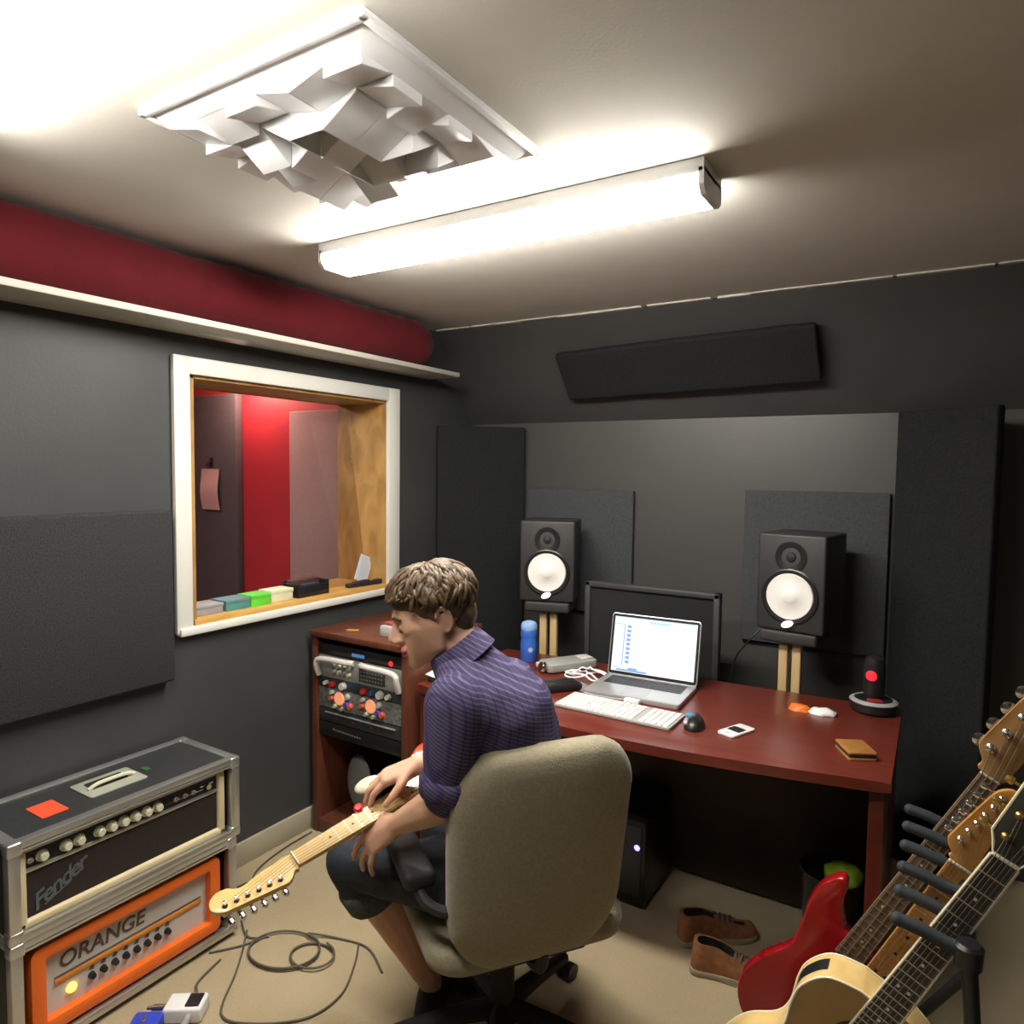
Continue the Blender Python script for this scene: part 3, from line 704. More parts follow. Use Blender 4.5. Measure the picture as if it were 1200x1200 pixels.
# grey oval disc leaning inside the lower bay
bm = B(); vs = []
lathe(bm, [(0, .016), (.06, .014), (.105, .004), (.115, -.004), (.105, -.012), (0, -.014)], (0, 0, 0), (0, -1, 0), 32)
for v in bm.verts: v.co.x *= .62
o = obj('grey_disc', bm, mat('dull_grey', (.16, .16, .155), .7)); o.location = (0.215, 2.20, .225); o.rotation_euler = (math.radians(-8), math.radians(-12), 0)
tag(o, 'grey oval disc standing inside the lower bay of the rack cabinet', 'disc')
# oddments on the rack top
bm = B(); box(bm, (-.045, -.03, 0), (.045, .03, .045), .004)
o = obj('tissue_box', bm, mat('pale_grey_card', (.42, .43, .40), .6)); o.location = (.405, 2.205, RZ); o.rotation_euler = (0, 0, .1)
tag(o, 'small pale grey box on the brown rack cabinet beside the face', 'box')
bm = B(); box(bm, (-.03, -.02, 0), (.03, .02, .012), .003); o = obj('red_packet', bm, mat('red_card', (.35, .05, .05), .6)); o.location = (.40, 2.21, RZ + .0455)
tag(o, 'small flat red packet lying on the pale grey box', 'packet')
bm = B(); vs = box(bm, (-.025, -.012, 0), (.025, .012, .004), .001); o = obj('yellow_note', bm, mat('yellow_card', (.50, .24, .03), .6)); o.location = (.20, 2.18, RZ); o.rotation_euler = (0, 0, .5)
tag(o, 'small yellow scrap lying on top of the brown rack cabinet', 'note')

# ---------------------------------------------------------------- desk
DZ = 0.75
t = thing('desk', 'large bow fronted mahogany desk along the back wall', 'desk', (1.42, 2.5, 0))
ox, oy = 1.42, 2.5
front = catmull([(0.60, 2.13), (0.90, 2.065), (1.287, 2.035), (1.65, 2.05), (1.95, 2.095), (2.262, 2.161)], 6)
pts = [(p[0] - ox, p[1] - oy) for p in front] + [(2.255 - ox, 2.895 - oy), (0.60 - ox, 2.89 - oy)] if False else None
fr = catmull([(0.60, 2.13, 0), (0.90, 2.065, 0), (1.287, 2.035, 0), (1.65, 2.05, 0), (1.95, 2.095, 0), (2.262, 2.161, 0)], 6)
pts = [(p.x - ox, p.y - oy) for p in fr] + [(2.255 - ox, 2.885 - oy), (1.53 - ox, 2.845 - oy), (0.60 - ox, 2.80 - oy)]
bm = B(); prism(bm, pts, DZ - 0.032, DZ, 0.004, 2); obj('desktop', bm, m_desk, t)
bm = B(); box(bm, (2.205 - ox, 2.19 - oy, 0), (2.245 - ox, 2.83 - oy, DZ - .032), .003); obj('side_panel', bm, m_desk, t)
bm = B(); box(bm, (0.60 - ox, 2.15 - oy, 0), (0.64 - ox, 2.78 - oy, DZ - .032), .003); obj('side_panel', bm, m_desk, t)
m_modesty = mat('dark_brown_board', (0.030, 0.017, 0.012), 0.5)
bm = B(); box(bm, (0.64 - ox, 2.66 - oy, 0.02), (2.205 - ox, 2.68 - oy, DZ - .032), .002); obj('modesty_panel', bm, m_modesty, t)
bm = B(); box(bm, (0.64 - ox, 2.20 - oy, 0.52), (0.86 - ox, 2.62 - oy, 0.545), .002); obj('shelf', bm, m_desk, t)
bm = B(); box(bm, (0.86 - ox, 2.20 - oy, 0.0), (0.885 - ox, 2.62 - oy, DZ - .032), .002); obj('divider', bm, m_desk, t)

# computer tower with blue light, bin under the desk
t = thing('computer_case', 'dark computer case with a blue light under the desk', 'computer', (1.385, 2.45, 0))
bm = B(); box(bm, (-.10, -.10, .012), (.10, .2, .33), .01); obj('case', bm, m_black, t)
bm = B(); box(bm, (-.085, -.106, .05), (.085, -.099, .31), .003); obj('front_bezel', bm, m_dpanel, t)
for sx in (-1, 1):
    bm = B(); box(bm, (sx * .07 - .015, -.08, 0), (sx * .07 + .015, .18, .014), .003); obj('foot', bm, m_rubber, t)
bm = B(); lathe(bm, [(0, .004), (.009, .003), (.011, 0), (0, 0)], (.07, -.106, .235), (0, -1, 0), 14); obj('power_light', bm, m_ledblue, t, label='glowing blue power light')

t = thing('waste_bin', 'smoky grey waste bin with a green bag on the floor by the desk leg', 'bin', (2.085, 2.50, 0))
m_smoke = mat('smoky_plastic', (.035, .037, .032), .25)
bm = B(); lathe(bm, [(0, .0), (.075, .0), (.08, .01), (.10, .275), (.104, .280), (.10, .282), (.094, .275), (.074, .012), (0, .012)]); obj('bin', bm, m_smoke, t)
bm = B(); bmesh.ops.create_icosphere(bm, subdivisions=3, radius=.06)
for v in bm.verts: v.co = v.co * (1 + .25 * noise.noise(v.co * 30)) ; v.co.z *= .6
bmesh.ops.translate(bm, verts=bm.verts[:], vec=(.04, -.03, .29)); obj('bag', bm, mat('lime_plastic', (.22, .36, .02), .5), t, 80)

# ---------------------------------------------------------------- speakers on stands
def speaker(label, xc, yc, zb, rz, w=0.265, h=0.39, d=0.27):
    t = thing('studio_monitor', label, 'speaker', (xc, yc, zb), rz)
    bm = B(); box(bm, (-w / 2, 0, 0), (w / 2, d, h), 0.010, 3); obj('cabinet', bm, m_sp, t)
    bm = B(); lathe(bm, [(.108, .000), (.112, .003), (.106, .006), (.094, .004), (.090, -.004), (.100, -.001)], (0, -.001, .142), (0, -1, 0), 48); obj('woofer_ring', bm, m_black, t)
    bm = B(); lathe(bm, [(.093, .001), (.090, .007), (.084, .0065), (.030, .0018), (.028, .004), (.018, .0075), (0, .009)], (0, -.0005, .142), (0, -1, 0), 48); obj('woofer_cone', bm, m_cone, t, 60, label='white round cone')
    bm = B(); lathe(bm, [(.062, -.0), (.062, .003), (.050, .004), (.024, -.006), (.02, -.006)], (0, -.001, .300), (0, -1, 0), 40); obj('tweeter_horn', bm, m_black, t)
    bm = B(); lathe(bm, [(.022, -.004), (.018, .004), (.008, .009), (0, .010)], (0, -.001, .300), (0, -1, 0), 24); obj('tweeter_dome', bm, m_mblack, t)
    bm = B(); prism(bm, catmull([(-.018, -.004, 0), (-.008, .008, 0), (.012, .012, 0), (.018, .004, 0), (.008, -.008, 0), (-.012, -.012, 0)], 4, True), 0, .003, M4=Matrix.Translation((0, -.0155, .034)) @ Matrix.Rotation(PI / 2, 4, 'X') @ Matrix.Scale(1.25, 4))
    obj('emblem', bm, m_ledw, t, label='small white lit emblem')
    return t
m_sp = mat('speaker_vinyl', (0.026, 0.026, 0.027), 0.5, bump=0.15, bump_s=300)
def stand(label, xc, yc, ztop, rz):
    t = thing('speaker_stand', label, 'speaker stand', (xc, yc, 0), rz)
    bm = B(); box(bm, (-.11, -.01, ztop - .05), (.11, .20, ztop - .002), .01, 3); obj('top_plate', bm, m_standp, t)
    for s in (-1, 1):
        bm = B(); box(bm, (s * .026 - .017, .03, .02), (s * .026 + .017, .065, ztop - .05), .003); obj('post', bm, m_tan, t, label='tan wooden post')
    bm = B(); box(bm, (-.13, -.05, 0), (.13, .2, .022), .006); obj('base', bm, m_mblack, t)
m_standp = mat('dark_stand_pad', (0.03, 0.029, 0.027), 0.6)
SZ = 0.972
speaker('black studio speaker with white cone on the right side of the desk', 1.845, 2.925, SZ, math.radians(-9))
stand('tan post stand under the right speaker', 1.842, 2.935, SZ, math.radians(-6))
speaker('black studio speaker with white cone at the left near the corner', 0.745, 2.92, SZ, math.radians(20))
stand('tan post stand under the left speaker', 0.745, 2.925, SZ, math.radians(15))

# ---------------------------------------------------------------- desk things
# laptop
LA = math.radians(2)
t = thing('laptop', 'open silver laptop with a bright screen on the desk', 'laptop', (1.385, 2.53, DZ + 0.001), math.radians(3))
bm = B(); prism(bm, rrect(-.185, -.135, .185, .125, .012), 0, .018, .003, 2); obj('base', bm, m_steel, t)
bm = B(); prism(bm, rrect(-.155, -.005, .155, .10, .003), .0178, .0185); obj('keyboard_well', bm, mat('dark_keys', (.05, .045, .05), .5), t)
bm = B()
for r_ in range(5):
    for k in range(14): box(bm, (-.152 + .0218 * k, -.002 + .0203 * r_, .018), (-.134 + .0218 * k, .0145 + .0203 * r_, .0195))
obj('keys', bm, mat('black_keys', (.02, .02, .022), .45), t)
bm = B(); prism(bm, rrect(-.05, -.11, .05, -.02, .004), .018, .0184); obj('trackpad', bm, mat('trackpad_grey', (.45, .45, .46), .3, metal=.4), t)
lid = thing('lid_pivot', '', '', (0, 0, 0)); bpy.data.objects.remove(lid)
ML = Matrix.Translation((0, .122, .018)) @ Matrix.Rotation(math.radians(90 + 10), 4, 'X') @ Matrix.Identity(4)
# local: x right, y -> up, z -> toward viewer
ML = Matrix.Translation((0, .122, .016)) @ Matrix.Rotation(math.radians(78), 4, 'X')
bm = B(); prism(bm, rrect(-.185, 0, .185, .252, .012), -.004, .004, .002, 2, ML); lidob = obj('lid', bm, m_steel, t)
bm = B(); prism(bm, rrect(-.181, .004, .181, .248, .010), .004, .0048, 0, 2, ML); obj('bezel', bm, m_black, lidob)
m_scr = mat('screen_white', (.02, .02, .02), .3, emit=(.90, .96, 1.0), es=1.15)
m_scrb = mat('screen_blue', (.02, .02, .02), .3, emit=(.35, .55, .95), es=.8)
m_scrc = mat('screen_cyan', (.02, .02, .02), .3, emit=(.45, .85, .95), es=.9)
bm = B(); prism(bm, [(-.171, .016), (.171, .016), (.171, .238), (-.171, .238)], .0048, .0052, 0, 2, ML); obj('screen', bm, m_scr, lidob)
bm = B()
def sr(x0, y0, x1, y1, mi=0): prism(bm, [(x0, y0), (x1, y0), (x1, y1), (x0, y1)], .0052, .0055, 0, 2, ML, mi)
for k in range(9): sr(-.115, .05 + .018 * k, -.098, .062 + .018 * k)
sr(-.128, .04, -.124, .21); sr(-.15, .018, -.02, .026); sr(-.10, .026, -.06, .034)
for k in range(6): sr(-.02 + .014 * k, .220, -.009 + .014 * k, .229, 1)
sr(-.165, .205, -.135, .210, 1); sr(-.165, .235, .165, .2375, 1)
sr(-.165, .03, -.135, .033); sr(.0, .212, .165, .2135)
obj('screen_windows', bm, [m_scrb, m_scrc], lidob)

# keyboard
def prismM(): pass
t = thing('keyboard', 'long white keyboard in front of the laptop', 'keyboard', (1.40, 2.275, DZ + .001), math.radians(-1))
bm = B(); prism(bm, rrect(-.218, -.082, .218, .082, .008), 0, .010, .002); obj('base', bm, mat('keyboard_tray', (.38, .37, .35), .4), t)
m_keys = mat('white_keycaps', (.78, .77, .72), .4)
for nm, ks in (('keys', range(0, 14)), ('number_keys', range(15, 20))):
    bm = B()
    for r_ in range(6):
        for k in ks:
            x = -.212 + .0212 * k; box(bm, (x, -.076 + .0252 * r_, .009), (x + .0178, -.055 + .0252 * r_, .0135), .001, 1)
    obj(nm, bm, m_keys, t)
# mouse
t = thing('computer_mouse', 'black computer mouse right of the white keyboard', 'mouse', (1.672, 2.285, DZ), math.radians(8))
bm = B(); bmesh.ops.create_uvsphere(bm, u_segments=28, v_segments=16, radius=1)
for v in bm.verts:
    v.co = V((v.co.x * .034 * (1 - .12 * v.co.y), v.co.y * .06, max(v.co.z, 0) * .038))
obj('shell', bm, m_black, t, 80)
bm = B(); bmesh.ops.create_uvsphere(bm, u_segments=16, v_segments=10, radius=1)
for v in bm.verts: v.co = V((-.024 + v.co.x * .012, -.02 + v.co.y * .022, .017 + v.co.z * .013))
obj('side_grip', bm, m_steel, t, 80)
bm = B(); cyl(bm, (-.004, .035, .027), (.004, .035, .027), .01, seg=14); obj('scroll_wheel', bm, m_rubber, t)
bm = B(); prism(bm, rrect(-.026, .03, .0, .052, .004), 0, .004); bmesh.ops.transform(bm, matrix=Matrix.Translation((-.012, .008, .012)) @ Matrix.Rotation(.15, 4, 'X'), verts=bm.verts[:])
obj('blue_tab', bm, mat('blue_plastic', (.04, .25, .45), .4), t)
# phone
t = thing('mobile_phone', 'white mobile phone lying on the desk near the mouse', 'phone', (1.803, 2.31, DZ), math.radians(-22))
bm = B(); prism(bm, rrect(-.032, -.062, .032, .062, .01), 0, .009, .003); obj('body', bm, m_plastic_w, t)
bm = B(); prism(bm, rrect(-.024, -.02, .024, .022, .002), .0088, .0095); obj('screen', bm, m_black, t)
bm = B(); lathe(bm, [(0, .0096), (.006, .0094), (.007, .0088)], (0, -.048, 0)); obj('button', bm, mat('grey_button', (.4, .4, .4), .4), t)
# orange and white cloth-like item
t = thing('crumpled_wrapper', 'small orange and white crumpled wrapper on the desk', 'wrapper', (1.985, 2.665, DZ), 0)
for nm, cx, mm, sx in (('orange_end', -.045, mat('orange_plastic', (.75, .16, .02), .5), .04), ('white_end', .03, m_plastic_w, .048)):
    bm = B(); bmesh.ops.create_icosphere(bm, subdivisions=3, radius=1)
    for v in bm.verts:
        k = 1 + .25 * noise.noise(v.co * 3 + V((cx * 50, 0, 0))); v.co = V((cx + v.co.x * sx * k, v.co.y * .03 * k, max(0, v.co.z) * .02 * k))
    obj(nm, bm, mm, t, 80)
# wallet
t = thing('leather_wallet', 'tan leather wallet at the right corner of the desk', 'wallet', (2.155, 2.33, DZ), math.radians(-62))
m_leather = mat('tan_leather', (.33, .145, .035), .5, noise_s=30, noise_a=.2)
bm = B(); prism(bm, rrect(-.055, -.042, .055, .042, .008), .018, .026, .003); obj('top_flap', bm, m_leather, t)
bm = B(); prism(bm, rrect(-.055, -.042, .055, .042, .008), 0, .008, .002); obj('bottom_flap', bm, m_leather, t)
bm = B(); prism(bm, rrect(-.050, -.040, .052, .038, .004), .008, .018, .001); obj('cards', bm, mat('dark_cards', (.03, .025, .02), .6), t)
# black device with the red light
t = thing('desk_lamp_speaker', 'black cylinder with red light on a round base, back right of desk', 'device', (2.165, 2.80, DZ), .25)
bm = B(); lathe(bm, [(0, 0), (.07, 0), (.078, .01), (.078, .035), (.068, .045), (.045, .05), (0, .05)]); obj('base', bm, m_black, t)
bm = B(); lathe(bm, [(.078, .036), (.080, .039), (.078, .042), (.066, .048), (.062, .046)]); obj('rim', bm, m_silver_grey, t)
bm = B(); lathe(bm, [(0, .05), (.030, .05), (.036, .07), (.036, .17), (.030, .195), (.015, .205), (0, .206)]); obj('column', bm, m_black, t)
bm = B(); lathe(bm, [(0, .008), (.014, .006), (.019, 0), (0, 0)], (-.016, -.031, .135), (-.45, -.9, 0), 20); obj('red_light', bm, m_ledred, t, label='glowing red round light')
bm = B(); box(bm, (-.03, -.06, .046), (.02, -.035, .056), .003); obj('red_strip', bm, mat('dull_red', (.25, .02, .02), .4), t)
# bottle
t = thing('water_bottle', 'blue sports bottle with pale lid at the back left of the desk', 'bottle', (0.80, 2.665, DZ), 0)
bm = B(); lathe(bm, [(0, 0), (.034, 0), (.038, .006), (.038, .085), (.034, .10), (.036, .115), (.038, .13), (.034, .142), (0, .142)]); obj('body', bm, m_bluebottle, t)
bm = B(); lathe(bm, [(.034, .142), (.036, .146), (.036, .165), (.030, .176), (.015, .182), (0, .183)]); obj('lid', bm, m_bluecap, t)
bm = B()
for k in range(12):
    a = math.radians(-100 + 10 * math.sin(k * PI / 6)); zz = .06 + .014 * math.cos(k * PI / 6)
a0 = math.radians(-48)
rg = []
cpt = bm.verts.new((.0386 * math.cos(a0), .0386 * math.sin(a0), .06))
for k in range(14):
    rr_ = (.014 if k % 2 else .008); th = 2 * PI * k / 14; aa = a0 + rr_ * math.cos(th) / .038
    rg.append(bm.verts.new((.0388 * math.cos(aa), .0388 * math.sin(aa), .06 + rr_ * math.sin(th))))
for k in range(14): bm.faces.new((cpt, rg[k], rg[(k + 1) % 14]))
obj('star_print', bm, mat('pale_print', (.4, .5, .75), .5), t)
# grey interface with silver dial
t = thing('audio_interface', 'brushed grey box with a silver dial left of the laptop', 'audio interface', (1.0, 2.66, DZ), math.radians(58))
bm = B(); prism(bm, rrect(-.12, -.055, .12, .055, .02), .004, .040, .006, 3); obj('body', bm, m_silver_grey, t)
bm = B(); lathe(bm, [(0, .016), (.02, .015), (.024, .008), (.024, 0), (0, 0)], (-.127, -.01, .022), (-1, 0, .35), 24); obj('dial', bm, m_chrome, t)
bm = B(); box(bm, (-.13, .035, .008), (-.112, .055, .03), .004); obj('plug', bm, m_panel_w, t)
bm = B(); box(bm, (.05, -.03, .040), (.11, .03, .046), .004); obj('top_cap', bm, m_panel_w, t)
for sx in (-1, 1):
    bm = B(); box(bm, (sx * .09 - .01, -.04, 0), (sx * .09 + .01, .04, .005)); obj('foot', bm, m_rubber, t)
# black controller with white sticker
t = thing('black_controller', 'black box with a white tag between the man and the keyboard', 'controller', (1.085, 2.36, DZ), math.radians(52))
bm = B(); box(bm, (-.11, -.045, 0), (.11, .045, .028), .006); obj('body', bm, m_black, t)
bm = B(); box(bm, (-.105, -.02, .0285), (-.05, .02, .031), .001); obj('white_tag', bm, m_plastic_w, t)
# white cable coil
bm = B()
ptsW = []
for k in range(40):
    a = k * .42; r_ = .05 + .02 * math.sin(k * .9); ptsW.append((r_ * 1.3 * math.cos(a), r_ * math.sin(a) * 1.2, .006 + .03 * abs(math.sin(k * .33)) * (k % 7) / 7))
tube(bm, catmull(ptsW, 3), .0042, 6)
o = obj('white_cable', bm, m_plastic_w, None, 80); o.location = (1.125, 2.585, DZ); tag(o, 'tangled white cable loops between the grey box and the laptop', 'cable')
t = thing('power_adapter', 'small white plug in front of the laptop', 'plug', (1.41, 2.377, DZ), .0)
bm = B(); box(bm, (-.03, -.012, 0), (.03, .012, .02), .004); obj('plug_body', bm, m_plastic_w, t)
bm = B(); tube(bm, catmull([(-.03, 0, .01), (-.09, .003, .006), (-.14, .002, .005), (-.20, .006, .005)], 5), .004, 6); obj('lead', bm, mat('grey_lead', (.3, .3, .3), .5), t)
bm = B(); bmesh.ops.create_icosphere(bm, subdivisions=3, radius=1)
for v in bm.verts:
    k = 1 + .2 * noise.noise(v.co * 3); v.co = V((v.co.x * .048 * k, v.co.y * .028 * k, max(0, v.co.z) * .022 * k))
o = obj('grey_cloth', bm, mat('grey_lint_cloth', (.20, .19, .19), .9), None, 80); o.location = (1.168, 2.445, DZ); o.rotation_euler = (0, 0, -.4)
tag(o, 'small crumpled grey cloth at the front left of the laptop', 'cloth')
# items on the left end of the desk
t = thing('black_tray', 'black tray at the left end of the desk behind the man', 'tray', (0.72, 2.24, DZ), 0)
bm = B(); box(bm, (-.10, -.07, 0), (.10, .07, .022), .004); obj('tray', bm, mat('dark_green_black', (.012, .018, .016), .5), t)
bm = B(); cpt = [(-.06, -.03, 0), (.0, -.045, 0), (.05, -.02, 0), (.04, .04, 0), (-.05, .03, 0)]
a = [bm.verts.new(p) for p in cpt]; tp = bm.verts.new((.01, 0, .045)); tp2 = bm.verts.new((-.02, .01, .028))
bm.faces.new(a[::-1]); 
for k in range(5): bm.faces.new((a[k], a[(k + 1) % 5], tp if k < 3 else tp))
bm.verts.remove(tp2)
o = obj('folded_paper', bm, m_plastic_w, None, 0); o.location = (.655, 2.215, DZ + .0225); tag(o, 'white folded paper on the black tray by the man\'s chest', 'paper')
bm = B(); box(bm, (-.05, -.08, 0), (.05, .08, .10), .006); o = obj('cable_box', bm, mat('olive_box', (.10, .10, .05), .7)); o.location = (.75, 2.36, .545); tag(o, 'dull olive box on the shelf under the left end of the desk', 'box')

# ---------------------------------------------------------------- shoes
def shoe(name, label, loc, rz, tiltx=0.0):
    t = thing(name, label, 'shoe', loc, rz, 'pair of brown shoes')
    t.rotation_euler = (tiltx, 0, rz)
    out = catmull([(-.135, 0, 0), (-.12, .034, 0), (-.05, .033, 0), (.03, .043, 0), (.09, .046, 0), (.135, .028, 0), (.148, .0, 0), (.135, -.03, 0), (.09, -.042, 0), (.03, -.036, 0), (-.05, -.030, 0), (-.12, -.034, 0)], 4, True)
    bm = B(); prism(bm, [(p.x * 1.02, p.y * 1.06) for p in out], 0, .022, .004); obj('sole', bm, m_sole, t)
    bm = B(); n = len(out)
    levels = [(1.0, 0.022, 0), (1.0, .04, 0), (.94, .058, 0), (.86, .072, 0)]
    rings = []
    def top(x): return .105 - .0 if x < -.06 else max(.05, .105 - (x + .06) * .33)
    for li in range(7):
        s = li / 6; rg = []
        for p in out:
            h = .02 + (top(p.x) - .02) * s
            kx = 1 - .10 * s ** 2; ky = 1 - (.25 if p.x < .0 else .55 + 0 * p.x) * s ** 2
            xx = p.x * kx if p.x > 0 else p.x * (1 - .06 * s)
            rg.append(bm.verts.new((xx, p.y * ky, h)))
        rings.append(rg)
    for a_, b_ in zip(rings[:-1], rings[1:]):
        for k in range(n): bm.faces.new((a_[k], a_[(k + 1) % n], b_[(k + 1) % n], b_[k]))
    # close toe cap area over the vamp, leave the collar open with an inner wall
    top_r = rings[-1]
    front_i = [k for k in range(n) if out[k].x > .005]
    inner = [bm.verts.new((v.co.x * .86 - .006, v.co.y * .82, v.co.z - .002)) for v in top_r]
    for k in range(n): bm.faces.new((top_r[k], top_r[(k + 1) % n], inner[(k + 1) % n], inner[k]))
    low = [bm.verts.new((v.co.x, v.co.y * .95, .05 if v.co.x < 0 else v.co.z - .004)) for v in inner]
    for k in range(n): bm.faces.new((inner[k], inner[(k + 1) % n], low[(k + 1) % n], low[k])).material_index = 1
    bm.faces.new(low).material_index = 1
    obj('upper', bm, [m_shoe, m_mblack], t, 60)
    bm = B(); prism(bm, [(v[0], v[1]) for v in [(p.x * .78 - .02, p.y * .62) for p in out if p.x < .02]], .052, .056); obj('insole', bm, m_mblack, t)
    for k in range(4):
        x = .0 + .018 * k; z = top(x) + .004
        bm = B(); tube(bm, catmull([(x, -.022, z - .008), (x + .004, -.010, z), (x + .004, .010, z), (x, .022, z - .008)], 3), .0028, 6); obj('lace', bm, mat('grey_lace', (.10, .09, .08), .8), t)
    bm = B(); vs = box(bm, (.0, -.016, top(0) - .012), (.07, .016, top(0) - .006), .003); bmesh.ops.rotate(bm, verts=bm.verts[:], cent=(0, 0, top(0)), matrix=Matrix.Rotation(math.radians(16), 3, 'Y')); obj('tongue', bm, m_shoe, t)
shoe('leather_shoe', 'brown shoe nearer the camera beside the red guitar', (1.850, 2.185, 0), math.radians(10))
shoe('leather_shoe', 'brown shoe behind the other, its dark opening facing the desk chair', (1.745, 2.345, 0), math.radians(40))

# ---------------------------------------------------------------- guitars
BODY_S = [(0, 0), (-9, .6), (-14.6, 4.5), (-16.4, 10.5), (-14.2, 17), (-11.6, 22.5), (-12.3, 28.5), (-13.8, 34), (-13.4, 39), (-11, 42.6), (-8.9, 41.8), (-7.6, 38), (-5, 34.6), (-3.2, 33.6), (3.2, 33.6), (5, 33.2), (6.6, 34.4), (8.6, 37), (11, 37.2), (13, 33.5), (12.4, 28), (10.7, 23), (11.8, 17.5), (15, 12), (15.8, 6.5), (11.5, 1.4), (5, 0)]
BODY_A = [(0, 0), (-11, .8), (-18, 5), (-20, 12.5), (-18, 20), (-13.5, 26), (-12.6, 31), (-14, 37), (-14.2, 42), (-11.5, 47.5), (-6, 50), (-3, 50.2), (3, 50.2), (6, 50), (11.5, 47.5), (14.2, 42), (14, 37), (12.6, 31), (13.5, 26), (18, 20), (20, 12.5), (18, 5), (11, .8)]
HEAD_F = [(-2.1, 0), (-2.3, 1.6), (-3.9, 3.4), (-4.3, 4.6), (-4.2, 6), (-3.5, 12), (-2.9, 16.2), (-1.2, 18.4), (1.2, 18.6), (2.9, 17.0), (3.1, 14.8), (2.0, 13.0), (1.9, 10), (2.6, 6.5), (2.5, 3), (2.1, 0)]
HEAD_S = [(-2.1, 0), (-2.2, 1.0), (-3.5, 2.2), (-4.1, 3.4), (-3.9, 5), (-3.2, 10), (-2.4, 15), (-1.9, 17), (-.2, 18.6), (2.0, 18.2), (3.2, 16.4), (2.9, 14.2), (1.7, 12.8), (1.3, 11), (1.9, 8), (2.2, 4), (2.1, 0)]

def guitar(name, label, cat, mw, L, scale, body, bs, th, join, m_body, m_neck, m_board, m_head, nstr, head, hs=1.0, wn=.021, wb=.028,
           binding=False, frets=21, acoustic=False, tuner=m_chrome, rim=None, strings=True, guard=None):
    t = thing(name, label, cat, mw=mw)
    pts = [(p.x * bs[0] * .01, p.y * bs[1] * .01) for p in catmull([(x, y, 0) for x, y in body], 5, True)]
    if not acoustic:
        bm = B(); prism(bm, pts, -th, 0, .008, 3); bo = obj('body', bm, m_body, t, 50)
    else:
        bm = B(); prism(bm, pts, -th, 0); bo = obj('rim', bm, rim, t, 50, label='blond wooden side')
        bm = B(); prism(bm, [(x * .985, .004 + y * .985) for x, y in pts], 0, .002); obj('top', bm, m_body, t, 30, label='amber front')
        bm = B(); tube(bm, [(x * .995, .001 + y * .995, .001) for x, y in pts], .0028, 6, True); tube(bm, [(x, y, -th) for x, y in pts], .0028, 6, True)
        obj('binding', bm, m_binding, t, 60)
        bm = B(); lathe(bm, [(0, .0), (.049, .0), (.0492, .0008), (0, .0008)], (0, join - .105, .0018), (0, 0, 1), 40); obj('sound_hole', bm, m_mblack, t)
        # control plate let into the upper rim
        bx = [i for i, p in enumerate(pts) if p[0] < -.10 and .36 < p[1] < .47]
        bm = B()
        sel = [pts[i] for i in bx]
        c_ = V((0, .25, 0))
        for (xa, ya), (xb, yb) in zip(sel[:-1], sel[1:]):
            k = 1.006
            quad(bm, (xa * k, ya, -th * .30), (xb * k, yb, -th * .30), (xb * k, yb, -th * .78), (xa * k, ya, -th * .78))
        obj('control_plate', bm, m_black, t, 80, label='black control panel in the side')
    zf = .006
    # neck
    bm = B(); nseg = 10; rings = []
    zt = .001
    y0 = join - (.0 if acoustic else .03)
    for i in range(13):
        y = y0 + (L - y0) * i / 12; wv = wb + (wn - wb) * (y - join) / (L - join)
        dpt = .021 if y < L - .02 else .020
        rings.append([bm.verts.new((wv * math.cos(PI + PI * k / nseg), y, zt + dpt * math.sin(PI + PI * k / nseg))) for k in range(nseg + 1)])
    for a_, b_ in zip(rings[:-1], rings[1:]):
        for k in range(nseg): bm.faces.new((a_[k], a_[k + 1], b_[k + 1], b_[k]))
        bm.faces.new((a_[0], b_[0], b_[-1], a_[-1]))
    bm.faces.new(rings[0]); bm.faces.new(rings[-1])
    obj('neck', bm, m_neck, t, 50)
    fe = L - scale * (1 - 2 ** (-frets / 12)) - .006
    def wat(y): return wb + (wn - wb) * (y - join) / (L - join)
    bm = B(); prism(bm, [(-wat(fe), fe), (wat(fe), fe), (wn, L), (-wn, L)], zt, zf, .001, 1); obj('fretboard', bm, m_board, t)
    bm = B()
    for k in range(1, frets + 1):
        y = L - scale * (1 - 2 ** (-k / 12)); a_ = wat(y) - .0005
        box(bm, (-a_, y - .0011, zf - .0005), (a_, y + .0011, zf + .0012))
    obj('frets', bm, m_fret, t)
    if binding:
        bm = B()
        for s in (-1, 1): tube(bm, [(s * (wat(fe) + .0005), fe, zf - .003), (s * (wn + .0005), L, zf - .003)], .0035, 6)
        obj('neck_binding', bm, m_binding, t)
    bm = B()
    for k in (3, 5, 7, 9, 12, 15, 17):
        if k > frets: continue
        y = L - scale * (1 - 2 ** (-(k - .5) / 12)); 
        for dx in ((-.01, .01) if k == 12 else (0,)): lathe(bm, [(0, .0006), (.0033, .0006), (.0033, 0)], (dx, y, zf), (0, 0, 1), 12)
    obj('inlays', bm, m_black if m_board in (m_maple, m_maple_o) else m_binding, t)
    bm = B(); box(bm, (-wn, L, zt), (wn, L + .004, zf + .003), .0008); obj('nut', bm, m_binding, t)
    # headstock
    hp = catmull([(x, y, 0) for x, y in head], 3, True) if not acoustic else [V((x, y, 0)) for x, y in head]
    MH = Matrix.Translation((0, L + .004, zt + .002)) @ (Matrix.Rotation(math.radians(-13), 4, 'X') if acoustic else Matrix.Translation((0, 0, -.004)))
    bm = B(); prism(bm, [(p.x * .01 * hs, max(0, p.y) * .01 * hs) for p in hp], -.013, .0, .0015, 2, MH); hd = obj('headstock', bm, m_head, t)
    if binding:
        bm = B(); tube(bm, [MH @ V((p.x * .01 * hs, max(0, p.y) * .01 * hs, -.001)) for p in hp], .0026, 6, True); obj('head_binding', bm, m_binding, hd)
    posts = []
